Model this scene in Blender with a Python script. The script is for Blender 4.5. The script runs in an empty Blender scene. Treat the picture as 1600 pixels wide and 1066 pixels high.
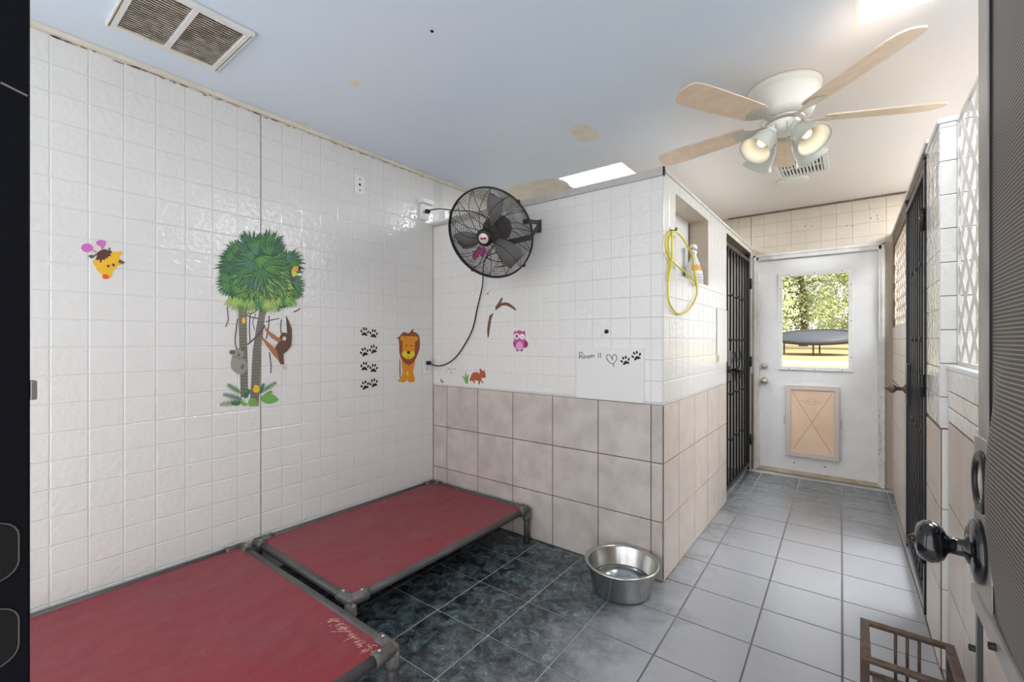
import bpy, bmesh, math, random
from mathutils import Vector, Matrix
random.seed(11)
C = bpy.context.scene.collection
SC = bpy.context.scene
PI = math.pi
V = Vector

# ------------------------------------------------------------------ camera, world, lights
F_PX, CX, CY, YAW, EYE = 692.86, 800.0, 531.88, 0.6552, 1.2548
cam = bpy.data.cameras.new('camera'); cam_o = bpy.data.objects.new('camera', cam); C.objects.link(cam_o)
cam.sensor_width = 36.0; cam.lens = F_PX / 1600 * 36
cam.shift_y = -(533 - CY) / 1600
cam.clip_start = 0.01; cam.clip_end = 200
cam_o.location = (0, 0, EYE); cam_o.rotation_euler = (PI / 2, 0, YAW)
SC.camera = cam_o

w = bpy.data.worlds.new('sky'); SC.world = w; w.use_nodes = True
bg = w.node_tree.nodes['Background']
bg.inputs[0].default_value = (0.96, 0.97, 1.0, 1); bg.inputs[1].default_value = 1.3
sun = bpy.data.lights.new('sun', 'SUN'); sun.energy = 4.4; sun.angle = 0.02; sun.color = (1, 0.93, 0.8)
sun_o = bpy.data.objects.new('sun', sun); C.objects.link(sun_o)
sun_o.location = (6, 0, 20)
sun_o.rotation_euler = V((-0.62, 0.12, -0.9)).to_track_quat('-Z', 'Y').to_euler()
SKYLIGHT_STRENGTH = 13.5
LAMP_WATTS = 0.12
vs = SC.view_settings
vs.view_transform = 'Standard'; vs.look = 'None'; vs.gamma = 1; vs.use_curve_mapping = False
vs.exposure = 0.73

# ------------------------------------------------------------------ pixel rays of the photograph -> points on known planes
_c, _s = math.cos(YAW), math.sin(YAW)
def ray(u, v):
    a = (u - CX) / F_PX; b = -(v - CY) / F_PX
    return V((_c * a - _s, _s * a + _c, b))
EYEV = V((0, 0, EYE))
def at_x(u, v, x): r = ray(u, v); return r * (x / r.x) + EYEV
def at_y(u, v, y): r = ray(u, v); return r * (y / r.y) + EYEV
def at_z(u, v, z): r = ray(u, v); return r * ((z - EYE) / r.z) + EYEV

# ------------------------------------------------------------------ materials
def lin(c):
    return tuple(((x / 255) / 12.92 if x / 255 <= 0.04045 else ((x / 255 + 0.055) / 1.055) ** 2.4) for x in c) + (1,)
def mat(name, rgb, rough=0.5, metal=0.0, spec=0.5, noise=None, bump=None, rnd=0.0, coat=0.0, trans=0.0, ior=1.45, bump2=None):
    """noise=(scale, amount, rgb2, detail), bump=(scale, strength, distance)"""
    m = bpy.data.materials.new(name); m.use_nodes = True
    nt = m.node_tree; N = nt.nodes; L = nt.links; b = N['Principled BSDF']
    b.inputs['Roughness'].default_value = rough; b.inputs['Metallic'].default_value = metal
    b.inputs['Specular IOR Level'].default_value = spec; b.inputs['IOR'].default_value = ior
    b.inputs['Coat Weight'].default_value = coat; b.inputs['Coat Roughness'].default_value = 0.1
    b.inputs['Transmission Weight'].default_value = trans
    b.inputs['Base Color'].default_value = lin(rgb)
    geo = N.new('ShaderNodeNewGeometry')
    col = None
    if noise:
        n = N.new('ShaderNodeTexNoise'); n.inputs['Scale'].default_value = noise[0]
        n.inputs['Detail'].default_value = noise[3] if len(noise) > 3 else 4
        L.new(geo.outputs['Position'], n.inputs['Vector'])
        r = N.new('ShaderNodeMapRange'); r.inputs['From Min'].default_value = 0.38; r.inputs['From Max'].default_value = 0.66
        r.inputs['To Min'].default_value = 0; r.inputs['To Max'].default_value = noise[1]
        L.new(n.outputs['Fac'], r.inputs['Value'])
        mx = N.new('ShaderNodeMix'); mx.data_type = 'RGBA'
        mx.inputs['A'].default_value = lin(rgb); mx.inputs['B'].default_value = lin(noise[2])
        L.new(r.outputs['Result'], mx.inputs['Factor']); col = mx.outputs['Result']
    if rnd:
        oi = N.new('ShaderNodeObjectInfo')
        hs = N.new('ShaderNodeHueSaturation')
        r2 = N.new('ShaderNodeMapRange'); r2.inputs['To Min'].default_value = 1 - rnd; r2.inputs['To Max'].default_value = 1 + rnd
        L.new(oi.outputs['Random'], r2.inputs['Value']); L.new(r2.outputs['Result'], hs.inputs['Value'])
        if col: L.new(col, hs.inputs['Color'])
        else: hs.inputs['Color'].default_value = lin(rgb)
        col = hs.outputs['Color']
    if col: L.new(col, b.inputs['Base Color'])
    if bump:
        n = N.new('ShaderNodeTexNoise'); n.inputs['Scale'].default_value = bump[0]; n.inputs['Detail'].default_value = 2
        L.new(geo.outputs['Position'], n.inputs['Vector'])
        bp = N.new('ShaderNodeBump'); bp.inputs['Strength'].default_value = bump[1]; bp.inputs['Distance'].default_value = bump[2]
        L.new(n.outputs['Fac'], bp.inputs['Height'])
        if bump2:
            mp = N.new('ShaderNodeMapping'); mp.inputs['Scale'].default_value = bump2[3]
            L.new(geo.outputs['Position'], mp.inputs['Vector'])
            n2 = N.new('ShaderNodeTexNoise'); n2.inputs['Scale'].default_value = bump2[0]; n2.inputs['Detail'].default_value = 3
            L.new(mp.outputs['Vector'], n2.inputs['Vector'])
            bp2 = N.new('ShaderNodeBump'); bp2.inputs['Strength'].default_value = bump2[1]; bp2.inputs['Distance'].default_value = bump2[2]
            L.new(n2.outputs['Fac'], bp2.inputs['Height']); L.new(bp.outputs['Normal'], bp2.inputs['Normal'])
            bp = bp2
        L.new(bp.outputs['Normal'], b.inputs['Normal'])
    return m
def emit_mat(name, rgb, s):
    m = bpy.data.materials.new(name); m.use_nodes = True; nt = m.node_tree
    e = nt.nodes.new('ShaderNodeEmission'); e.inputs[0].default_value = lin(rgb); e.inputs[1].default_value = s
    nt.links.new(e.outputs[0], nt.nodes['Material Output'].inputs[0]); return m

M = {}
M['tileboard'] = mat('white tileboard', (226, 224, 220), 0.07, spec=0.8, bump=(40, 0.5, 0.0062), noise=(6, 0.25, (220, 219, 214)))
M['board_groove'] = mat('tileboard groove', (206, 205, 201), 0.35)
M['beigeboard'] = mat('yellowed tileboard', (206, 195, 180), 0.3, noise=(5, 0.5, (192, 176, 154)), bump=(38, 0.15, 0.004))
M['beige_groove'] = mat('yellowed groove', (196, 183, 164), 0.5)
M['wainscot'] = mat('greige wall tile', (202, 193, 186), 0.38, noise=(9, 0.8, (180, 170, 163), 6), rnd=0.035, bump=(60, 0.08, 0.003))
M['warm_wainscot'] = mat('sand wall tile', (206, 194, 184), 0.38, noise=(9, 0.6, (192, 178, 166), 6), rnd=0.03, bump=(60, 0.08, 0.003))
M['brown_grout'] = mat('brown grout', (112, 98, 84), 0.9, noise=(20, 0.6, (140, 126, 110)))
M['ceiling'] = mat('pale blue ceiling paint', (214, 227, 240), 0.6, noise=(1.3, 0.5, (224, 231, 238), 3), bump=(9, 0.1, 0.01))
def paint_warm_light(m):
    # warm light at the corridor end, painted cream into the ceiling colour; ragged, soft border
    nt = m.node_tree; N = nt.nodes; L = nt.links; b = N['Principled BSDF']; src = b.inputs['Base Color'].links[0].from_socket
    geo = N.new('ShaderNodeNewGeometry'); dp = N.new('ShaderNodeVectorMath'); dp.operation = 'DOT_PRODUCT'; dp.inputs[1].default_value = (0.55, 0.83, 0)
    L.new(geo.outputs['Position'], dp.inputs[0])
    n = N.new('ShaderNodeTexNoise'); n.inputs['Scale'].default_value = 1.8; n.inputs['Detail'].default_value = 5; L.new(geo.outputs['Position'], n.inputs['Vector'])
    ma = N.new('ShaderNodeMath'); ma.operation = 'MULTIPLY_ADD'; ma.inputs[1].default_value = 1.0; L.new(n.outputs['Fac'], ma.inputs[0]); L.new(dp.outputs['Value'], ma.inputs[2])
    r = N.new('ShaderNodeMapRange'); r.interpolation_type = 'SMOOTHSTEP'; r.inputs['From Min'].default_value = 1.7; r.inputs['From Max'].default_value = 2.9; L.new(ma.outputs[0], r.inputs['Value'])
    mx = N.new('ShaderNodeMix'); mx.data_type = 'RGBA'; mx.inputs['B'].default_value = lin((232, 224, 218)); L.new(src, mx.inputs['A']); L.new(r.outputs[0], mx.inputs['Factor']); L.new(mx.outputs['Result'], b.inputs['Base Color'])
paint_warm_light(M['ceiling'])
M['plaster'] = mat('bare plaster', (228, 221, 206), 0.8, noise=(12, 0.5, (210, 202, 184)))
M['capwood'] = mat('grey painted cap board', (190, 187, 182), 0.5, noise=(25, 0.5, (172, 166, 158)))
M['white_paint'] = mat('white paint', (236, 236, 235), 0.35, noise=(5, 0.35, (212, 211, 208)))
M['worn_white'] = mat('worn white trim paint', (222, 221, 218), 0.4, noise=(14, 0.6, (196, 190, 180), 6))
M['dirty_white'] = mat('dusty vent metal', (222, 218, 210), 0.5, noise=(26, 0.75, (140, 122, 98), 6))
M['vent_white'] = mat('vent frame enamel', (226, 226, 222), 0.4, noise=(10, 0.4, (205, 200, 190)))
M['dark'] = mat('dark void', (7, 7, 7), 0.9)
M['black_metal'] = mat('black painted iron', (24, 24, 27), 0.32, spec=0.5, noise=(40, 0.3, (44, 38, 34)), bump=(120, 0.1, 0.002))
M['jamb_black'] = mat('black jamb enamel', (8, 9, 16), 0.5, spec=0.15, noise=(60, 0.3, (14, 15, 24)))
M['edge_steel'] = mat('bare steel edge', (150, 145, 140), 0.35, metal=0.8)
M['bronze'] = mat('bronze rack steel', (84, 68, 60), 0.42, metal=0.35, noise=(30, 0.7, (120, 100, 88)))
M['door_metal'] = mat('weathered aluminium', (168, 163, 158), 0.4, metal=0.45, noise=(12, 0.6, (132, 126, 120), 6))
M['black_gloss'] = mat('black gloss knob', (14, 15, 18), 0.12, spec=0.6, coat=0.6)
M['pipe'] = mat('charcoal pvc pipe', (82, 80, 80), 0.33, noise=(18, 0.5, (66, 62, 60)), bump=(60, 0.06, 0.002))
M['fitting'] = mat('scuffed pipe fitting', (84, 81, 79), 0.36, noise=(50, 0.55, (120, 116, 110), 6))
M['screw'] = mat('bright screw head', (205, 203, 198), 0.3, metal=0.9)
M['steel'] = mat('stainless steel', (200, 200, 198), 0.22, metal=1.0, noise=(14, 0.5, (175, 173, 166)), bump=(30, 0.05, 0.003))
M['water'] = mat('water', (235, 245, 248), 0.02, trans=1.0, ior=1.33)
M['glass'] = mat('window glass', (250, 252, 250), 0.0, trans=1.0, ior=1.01, spec=0.2)
M['fan_black'] = mat('black fan wire', (30, 28, 28), 0.4)
M['fan_grey'] = mat('charcoal fan body', (76, 70, 66), 0.5)
M['blade_grey'] = mat('grey fan blade', (140, 137, 134), 0.5)
M['badge'] = mat('silver badge', (214, 208, 206), 0.3, metal=0.2)
M['badge_red'] = mat('badge red print', (170, 50, 55), 0.5)
M['fan_cream'] = mat('cream white enamel', (228, 228, 218), 0.3)
M['frost'] = mat('frosted glass shade', (206, 208, 198), 0.3, spec=0.5)
def frosted(m):
    nt = m.node_tree; N = nt.nodes; tl = N.new('ShaderNodeBsdfTranslucent'); tl.inputs[0].default_value = lin((226, 224, 214)); ms = N.new('ShaderNodeMixShader'); ms.inputs[0].default_value = 0.12
    nt.links.new(N['Principled BSDF'].outputs[0], ms.inputs[1]); nt.links.new(tl.outputs[0], ms.inputs[2]); nt.links.new(ms.outputs[0], N['Material Output'].inputs[0])
frosted(M['frost'])
M['bulb'] = mat('milky bulb', (238, 232, 220), 0.3)
M['blade_wood'] = mat('light oak blade', (226, 204, 180), 0.45, noise=(16, 0.6, (212, 184, 156)))
M['filter'] = mat('dusty filter', (150, 136, 118), 0.9, noise=(24, 0.9, (88, 74, 60), 6))
M['iron_silver'] = mat('blade iron', (196, 190, 180), 0.35, metal=0.4)
M['yellow'] = mat('yellow rubber cord', (222, 208, 40), 0.4)
M['plastic_white'] = mat('white plastic', (232, 232, 230), 0.3)
M['black_rubber'] = mat('black rubber', (20, 20, 21), 0.55)
M['peach'] = mat('peach vinyl flap', (244, 214, 184), 0.45, noise=(6, 0.6, (236, 200, 168)), spec=0.4)
M['crease'] = mat('flap crease', (186, 150, 116), 0.6)
M['emblem'] = mat('moulded emblem', (204, 168, 134), 0.5)
M['petframe'] = mat('taupe pet door frame', (216, 202, 194), 0.45)
M['brass'] = mat('satin nickel', (200, 194, 182), 0.28, metal=0.9)
M['threshold'] = mat('aluminium sill', (196, 184, 164), 0.45, metal=0.3, noise=(20, 0.6, (160, 140, 112)))
M['lattice'] = mat('white vinyl lattice', (216, 212, 204), 0.35)
M['lattice_warm'] = mat('cream vinyl lattice', (232, 216, 196), 0.4)
M['cap_white'] = mat('white cap rail', (228, 230, 232), 0.35)
M['sky_pane'] = emit_mat('lit skylight dome', (244, 249, 255), SKYLIGHT_STRENGTH)
M['sky_pane_front'] = emit_mat('lit skylight dome, dimmed', (243, 248, 255), SKYLIGHT_STRENGTH * 0.62)  # emission lowered to limit the glow on the ceiling beside it
M['plain_board'] = mat('plain white board', (226, 225, 222), 0.3)
M['ink'] = mat('black marker ink', (44, 44, 46), 0.7)
M['paw_black'] = mat('black vinyl', (16, 17, 18), 0.5)

# red kennel bed fabric with scuffs
def fabric():
    m = mat('red vinyl bed fabric', (134, 46, 55), 0.38, noise=(3.5, 0.7, (130, 56, 65), 5), bump=(4.0, 0.6, 0.045), bump2=(30, 0.2, 0.006, (1, 1, 1)))
    nt = m.node_tree; N = nt.nodes; L = nt.links; b = N['Principled BSDF']
    geo = N.new('ShaderNodeNewGeometry'); mp = N.new('ShaderNodeMapping'); mp.inputs['Scale'].default_value = (9, 60, 9)
    mp.inputs['Rotation'].default_value = (0, 0, 0.7)
    L.new(geo.outputs['Position'], mp.inputs['Vector'])
    n = N.new('ShaderNodeTexNoise'); n.inputs['Scale'].default_value = 1.6; n.inputs['Detail'].default_value = 6
    L.new(mp.outputs['Vector'], n.inputs['Vector'])
    r = N.new('ShaderNodeMapRange'); r.inputs['From Min'].default_value = 0.56; r.inputs['From Max'].default_value = 0.8; r.inputs['To Max'].default_value = 0.35
    L.new(n.outputs['Fac'], r.inputs['Value'])
    mx = N.new('ShaderNodeMix'); mx.data_type = 'RGBA'; mx.inputs['B'].default_value = lin((166, 92, 96))
    src = b.inputs['Base Color'].links[0].from_socket
    L.new(src, mx.inputs['A']); L.new(r.outputs['Result'], mx.inputs['Factor']); L.new(mx.outputs['Result'], b.inputs['Base Color'])
    return m
M['red'] = fabric()

# slate floor tile: dark marbled slate; skylight and sheen painted in as a paler corridor
def slate(name, dark, vein, sheen, rough):
    m = bpy.data.materials.new(name); m.use_nodes = True; nt = m.node_tree; N = nt.nodes; L = nt.links; b = N['Principled BSDF']
    geo = N.new('ShaderNodeNewGeometry'); oi = N.new('ShaderNodeObjectInfo')
    off = N.new('ShaderNodeVectorMath'); off.operation = 'MULTIPLY_ADD'
    cmb = N.new('ShaderNodeCombineXYZ'); L.new(oi.outputs['Random'], cmb.inputs[2])
    off.inputs[1].default_value = (1, 1, 9); L.new(cmb.outputs[0], off.inputs[0]); L.new(geo.outputs['Position'], off.inputs[2])
    n1 = N.new('ShaderNodeTexNoise'); n1.inputs['Scale'].default_value = 15; n1.inputs['Detail'].default_value = 10; n1.inputs['Roughness'].default_value = 0.74; n1.inputs['Distortion'].default_value = 0.7
    L.new(off.outputs[0], n1.inputs['Vector'])
    r1 = N.new('ShaderNodeMapRange'); r1.inputs['From Min'].default_value = 0.42; r1.inputs['From Max'].default_value = 0.75; L.new(n1.outputs['Fac'], r1.inputs['Value'])
    n2 = N.new('ShaderNodeTexNoise'); n2.inputs['Scale'].default_value = 17; n2.inputs['Detail'].default_value = 5; n2.inputs['Distortion'].default_value = 1.0
    L.new(off.outputs[0], n2.inputs['Vector'])
    sb = N.new('ShaderNodeMath'); sb.operation = 'SUBTRACT'; sb.inputs[1].default_value = 0.5; L.new(n2.outputs['Fac'], sb.inputs[0])
    ab = N.new('ShaderNodeMath'); ab.operation = 'ABSOLUTE'; L.new(sb.outputs[0], ab.inputs[0])
    r2 = N.new('ShaderNodeMapRange'); r2.inputs['From Min'].default_value = 0.0; r2.inputs['From Max'].default_value = 0.02; r2.inputs['To Min'].default_value = 0.85; r2.inputs['To Max'].default_value = 0
    L.new(ab.outputs[0], r2.inputs['Value'])
    ml = N.new('ShaderNodeMath'); ml.operation = 'MULTIPLY'; L.new(r2.outputs[0], ml.inputs[0]); L.new(r1.outputs[0], ml.inputs[1])
    ad = N.new('ShaderNodeMath'); ad.operation = 'MULTIPLY_ADD'; ad.inputs[1].default_value = 0.5; L.new(r1.outputs[0], ad.inputs[0]); L.new(ml.outputs[0], ad.inputs[2])
    mx = N.new('ShaderNodeMix'); mx.data_type = 'RGBA'; mx.inputs['A'].default_value = lin(dark); mx.inputs['B'].default_value = lin(vein)
    L.new(ad.outputs[0], mx.inputs['Factor'])
    # painted sheen along the corridor (world X), ragged by noise
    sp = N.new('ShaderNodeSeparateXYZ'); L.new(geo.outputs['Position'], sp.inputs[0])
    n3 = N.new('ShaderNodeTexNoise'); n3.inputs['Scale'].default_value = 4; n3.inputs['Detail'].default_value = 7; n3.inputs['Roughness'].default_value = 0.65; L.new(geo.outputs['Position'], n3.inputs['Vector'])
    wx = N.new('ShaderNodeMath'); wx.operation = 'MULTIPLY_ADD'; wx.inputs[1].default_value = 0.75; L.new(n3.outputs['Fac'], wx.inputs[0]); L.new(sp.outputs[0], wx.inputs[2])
    # ahead of the door the painted sheen fades
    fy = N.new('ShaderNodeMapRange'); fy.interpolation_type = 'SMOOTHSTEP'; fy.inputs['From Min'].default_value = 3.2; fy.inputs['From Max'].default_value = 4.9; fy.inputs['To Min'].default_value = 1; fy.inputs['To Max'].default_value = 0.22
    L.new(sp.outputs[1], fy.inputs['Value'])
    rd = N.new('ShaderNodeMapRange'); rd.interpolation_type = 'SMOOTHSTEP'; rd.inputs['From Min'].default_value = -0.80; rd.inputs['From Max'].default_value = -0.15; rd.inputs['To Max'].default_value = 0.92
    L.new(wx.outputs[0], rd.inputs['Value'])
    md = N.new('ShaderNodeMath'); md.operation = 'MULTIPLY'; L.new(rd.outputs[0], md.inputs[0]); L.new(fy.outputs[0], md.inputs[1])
    m2 = N.new('ShaderNodeMix'); m2.data_type = 'RGBA'; m2.inputs['B'].default_value = lin(sheen)
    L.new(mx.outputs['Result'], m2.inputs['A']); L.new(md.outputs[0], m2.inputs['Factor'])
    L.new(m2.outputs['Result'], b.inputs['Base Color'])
    b.inputs['Roughness'].default_value = rough; b.inputs['Specular IOR Level'].default_value = 0.6
    bp = N.new('ShaderNodeBump'); bp.inputs['Strength'].default_value = 0.12; bp.inputs['Distance'].default_value = 0.004
    L.new(n1.outputs['Fac'], bp.inputs['Height']); L.new(bp.outputs[0], b.inputs['Normal'])
    return m
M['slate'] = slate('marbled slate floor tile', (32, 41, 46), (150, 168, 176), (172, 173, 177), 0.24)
M['grout'] = slate('floor grout', (186, 184, 180), (196, 194, 190), (96, 94, 94), 0.85)  # here the corridor mask darkens the joints

# ------------------------------------------------------------------ mesh helpers
class MB:
    def __init__(self): self.v = []; self.f = []; self.m = []; self.sm = []
    def add(self, vs, fs, mi=0, smooth=False):
        o = len(self.v); self.v += [V(p) for p in vs]
        for f in fs: self.f.append([i + o for i in f]); self.m.append(mi); self.sm.append(smooth)
        return self
    def box(self, lo, hi, mi=0):
        x0, y0, z0 = lo; x1, y1, z1 = hi
        return self.add([(x0, y0, z0), (x1, y0, z0), (x1, y1, z0), (x0, y1, z0), (x0, y0, z1), (x1, y0, z1), (x1, y1, z1), (x0, y1, z1)],
                 [(0, 3, 2, 1), (4, 5, 6, 7), (0, 1, 5, 4), (1, 2, 6, 5), (2, 3, 7, 6), (3, 0, 4, 7)], mi)
    def bbox(self, lo, hi, b=0.003, mi=0):
        """box with chamfered edges"""
        bm = bmesh.new(); bmesh.ops.create_cube(bm, size=1)
        for q in bm.verts:
            q.co = V([lo[i] + (q.co[i] + 0.5) * (hi[i] - lo[i]) for i in range(3)])
        bmesh.ops.bevel(bm, geom=list(bm.edges), offset=b, segments=2, affect='EDGES', profile=0.5)
        bm.verts.index_update()
        self.add([q.co.copy() for q in bm.verts], [[q.index for q in f.verts] for f in bm.faces], mi); bm.free(); return self
    def tube(self, pts, r, seg=8, closed=False, mi=0, smooth=True, caps=True, flat=None):
        pts = [V(p) for p in pts]; n = len(pts); rr = r if isinstance(r, (list, tuple)) else [r] * n
        up = None; vs = []; fs = []
        for i, p in enumerate(pts):
            a = pts[(i - 1) % n] if (closed or i > 0) else p
            b = pts[(i + 1) % n] if (closed or i < n - 1) else p
            t = (b - a); t = t.normalized() if t.length > 1e-9 else V((0, 0, 1))
            if up is None:
                up = V((0, 0, 1)) if abs(t.z) < 0.9 else V((1, 0, 0))
            x = (up - t * up.dot(t)); x = x.normalized() if x.length > 1e-6 else t.orthogonal().normalized()
            up = x; y = t.cross(x)
            for k in range(seg):
                an = 2 * PI * k / seg + PI / seg
                vs.append(p + (x * math.cos(an) + y * math.sin(an)) * rr[i])
        m = n if closed else n - 1
        for i in range(m):
            for k in range(seg):
                a = i * seg + k; b = i * seg + (k + 1) % seg; j = (i + 1) % n
                fs.append((a, b, j * seg + (k + 1) % seg, j * seg + k))
        if not closed and caps:
            fs.append(tuple(range(seg - 1, -1, -1))); fs.append(tuple((n - 1) * seg + k for k in range(seg)))
        return self.add(vs, fs, mi, smooth and seg > 4)
    def lathe(self, prof, o, axis=(0, 0, 1), seg=32, mi=0, smooth=True, closed=False):
        """prof = [(r, h)] along axis from o"""
        ax = V(axis).normalized(); x = ax.orthogonal().normalized(); y = ax.cross(x); o = V(o); vs = []; fs = []; n = len(prof)
        for r, h in prof:
            for k in range(seg):
                an = 2 * PI * k / seg; vs.append(o + ax * h + (x * math.cos(an) + y * math.sin(an)) * max(r, 1e-5))
        for i in range(n if closed else n - 1):
            j = (i + 1) % n
            for k in range(seg):
                a = i * seg + k; b = i * seg + (k + 1) % seg
                fs.append((a, b, j * seg + (k + 1) % seg, j * seg + k))
        return self.add(vs, fs, mi, smooth)
    def prism(self, poly, d, mi=0):
        """poly: points in a plane, d: extrusion vector"""
        poly = [V(p) for p in poly]; d = V(d); n = len(poly)
        vs = poly + [p + d for p in poly]
        fs = [tuple(range(n)), tuple(range(2 * n - 1, n - 1, -1))] + [(i, (i + 1) % n, n + (i + 1) % n, n + i) for i in range(n)]
        return self.add(vs, fs, mi)
    def ball(self, c, r, seg=16, rings=10, mi=0, scale=(1, 1, 1)):
        c = V(c); vs = []; fs = []
        for i in range(rings + 1):
            t = PI * i / rings
            for k in range(seg):
                p = 2 * PI * k / seg
                vs.append(c + V((r * math.sin(t) * math.cos(p) * scale[0], r * math.sin(t) * math.sin(p) * scale[1], r * math.cos(t) * scale[2])))
        for i in range(rings):
            for k in range(seg):
                fs.append((i * seg + k, i * seg + (k + 1) % seg, (i + 1) * seg + (k + 1) % seg, (i + 1) * seg + k))
        return self.add(vs, fs, mi, True)
    def mesh(self, name, mats, org=V((0, 0, 0))):
        me = bpy.data.meshes.new(name); me.from_pydata([p - org for p in self.v], [], self.f)
        for m in (mats if isinstance(mats, (list, tuple)) else [mats]): me.materials.append(M[m] if isinstance(m, str) else m)
        me.polygons.foreach_set('material_index', self.m); me.polygons.foreach_set('use_smooth', self.sm)
        bm = bmesh.new(); bm.from_mesh(me); bmesh.ops.remove_doubles(bm, verts=bm.verts, dist=1e-6)
        bmesh.ops.recalc_face_normals(bm, faces=bm.faces); bm.to_mesh(me); bm.free()
        return me
ORG = {}
def tag(o, label=None, cat=None, group=None, kind=None):
    if label: o['label'] = label
    if cat: o['category'] = cat
    if group: o['group'] = group
    if kind: o['kind'] = kind
    return o
def thing(name, label, cat, loc, group=None):
    o = bpy.data.objects.new(name, None); C.objects.link(o); o.location = loc; o.empty_display_size = 0.05
    ORG[o.name] = V(loc); return tag(o, label, cat, group)
def link_mesh(name, me, parent=None, loc=(0, 0, 0)):
    o = bpy.data.objects.new(name, me); C.objects.link(o)
    if parent: o.parent = parent
    o.location = loc; return o
def obj(name, mb, mats, parent=None, label=None, kind=None):
    org = ORG.get(parent.name, V((0, 0, 0))) if parent else V((0, 0, 0))
    o = link_mesh(name, mb.mesh(name, mats, org), parent)
    ORG[o.name] = org
    return tag(o, label, kind=kind)
def solo(name, mb, mats, label, cat, group=None):
    """a thing that is one mesh; origin at the base of its bounds"""
    lo = V([min(p[i] for p in mb.v) for i in range(3)]); hi = V([max(p[i] for p in mb.v) for i in range(3)])
    o_ = V(((lo.x + hi.x) / 2, (lo.y + hi.y) / 2, lo.z))
    o = link_mesh(name, mb.mesh(name, mats, o_), None, o_); ORG[o.name] = o_
    return tag(o, label, cat, group)
def struct(name, mb, mats, parent=None):
    o = obj(name, mb, mats, parent)
    if not parent: o['kind'] = 'structure'
    return o
def sm(pts, n=6, closed=True):
    """Catmull-Rom through points"""
    P = [V(p) for p in pts]; N = len(P); out = []
    for i in range(N if closed else N - 1):
        g = lambda k: P[k % N] if closed else P[max(0, min(N - 1, k))]
        a, b, c, d = g(i - 1), g(i), g(i + 1), g(i + 2)
        for j in range(n):
            t = j / n
            out.append(0.5 * ((2 * b) + (c - a) * t + (2 * a - 5 * b + 4 * c - d) * t * t + (3 * b - a - 3 * c + d) * t ** 3))
    if not closed: out.append(P[-1])
    return out

# rectangular tile fields: every tile an object of its own, meshes shared by size
TCACHE = {}
def tile_mesh(w, h, depth, bev, A, B, Nn, m, name):
    key = (round(w, 4), round(h, 4), depth, tuple(A), tuple(Nn), m, name)
    if key not in TCACHE:
        b = min(bev, w * 0.3, h * 0.3); hw, hh = w / 2, h / 2
        q = [(-hw, -hh), (hw, -hh), (hw, hh), (-hw, hh)]; i = [(-hw + b, -hh + b), (hw - b, -hh + b), (hw - b, hh - b), (-hw + b, hh - b)]
        vs = [A * x + B * y - Nn * depth for x, y in q] + [A * x + B * y - Nn * (bev * 0.35) for x, y in q] + [A * x + B * y for x, y in i]
        fs = []
        for k in range(4):
            l = (k + 1) % 4
            fs += [(k, l, 4 + l, 4 + k), (4 + k, 4 + l, 8 + l, 8 + k)]
        fs.append((8, 9, 10, 11)); fs.append((3, 2, 1, 0))
        TCACHE[key] = MB().add(vs, fs).mesh(name, m)
    return TCACHE[key]
def rsub(r, hole):
    x0, y0, x1, y1 = r; a0, b0, a1, b1 = hole
    if a0 >= x1 or a1 <= x0 or b0 >= y1 or b1 <= y0: return [r]
    out = []
    if a0 > x0: out.append((x0, y0, a0, y1))
    if a1 < x1: out.append((a1, y0, x1, y1))
    xl, xr = max(x0, a0), min(x1, a1)
    if b0 > y0: out.append((xl, y0, xr, b0))
    if b1 < y1: out.append((xl, b1, xr, y1))
    return out
def tile_field(parent, name, O, A, B, Nn, ac, bc, gap, depth, bev, m, holes=(), limit=300, key=None):
    """cells between the cuts ac (along A) and bc (along B), measured from O; the tile face lies in the plane through O"""
    A, B, Nn, O = V(A), V(B), V(Nn), V(O); cells = []
    for i in range(len(ac) - 1):
        for j in range(len(bc) - 1):
            rs = [(ac[i], bc[j], ac[i + 1], bc[j + 1])]
            for hl in holes: rs = [q for r in rs for q in rsub(r, hl)]
            for r in rs:
                if r[2] - r[0] > gap + 0.006 and r[3] - r[1] > gap + 0.006: cells.append(r)
    if key: cells.sort(key=key)
    org = ORG.get(parent.name, V((0, 0, 0)))
    for r in cells[:limit]:
        w, h = r[2] - r[0] - gap, r[3] - r[1] - gap
        me = tile_mesh(w, h, depth, bev, A, B, Nn, m, name)
        link_mesh(name, me, parent, O + A * (r[0] + r[2]) / 2 + B * (r[1] + r[3]) / 2 - org)
    if len(cells) > limit:
        mb = MB()
        for r in cells[limit:]:
            w, h = r[2] - r[0] - gap, r[3] - r[1] - gap; me = tile_mesh(w, h, depth, bev, A, B, Nn, m, name)
            c = O + A * (r[0] + r[2]) / 2 + B * (r[1] + r[3]) / 2
            mb.add([q.co + c for q in me.vertices], [list(p.vertices) for p in me.polygons])
        obj(name + '_remainder', mb, m, parent, kind='stuff')
def cuts(start, step, lo, hi):
    out = [lo]; k = math.ceil((lo - start) / step)
    while start + k * step < hi - 1e-6:
        if start + k * step > lo + 1e-6: out.append(start + k * step)
        k += 1
    return out + [hi]

# ------------------------------------------------------------------ dimensions
XL, YB, XC, YD, XR, ZC = -2.52, 2.298, -0.776, 4.90, 0.262, 2.49
XH = 0.285          # half wall carrying the near lattice
WT = 2.13           # top of the partition walls under their caps
WN = 0.917          # top of the stone wainscot
TB = 0.1128         # tileboard module

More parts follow.
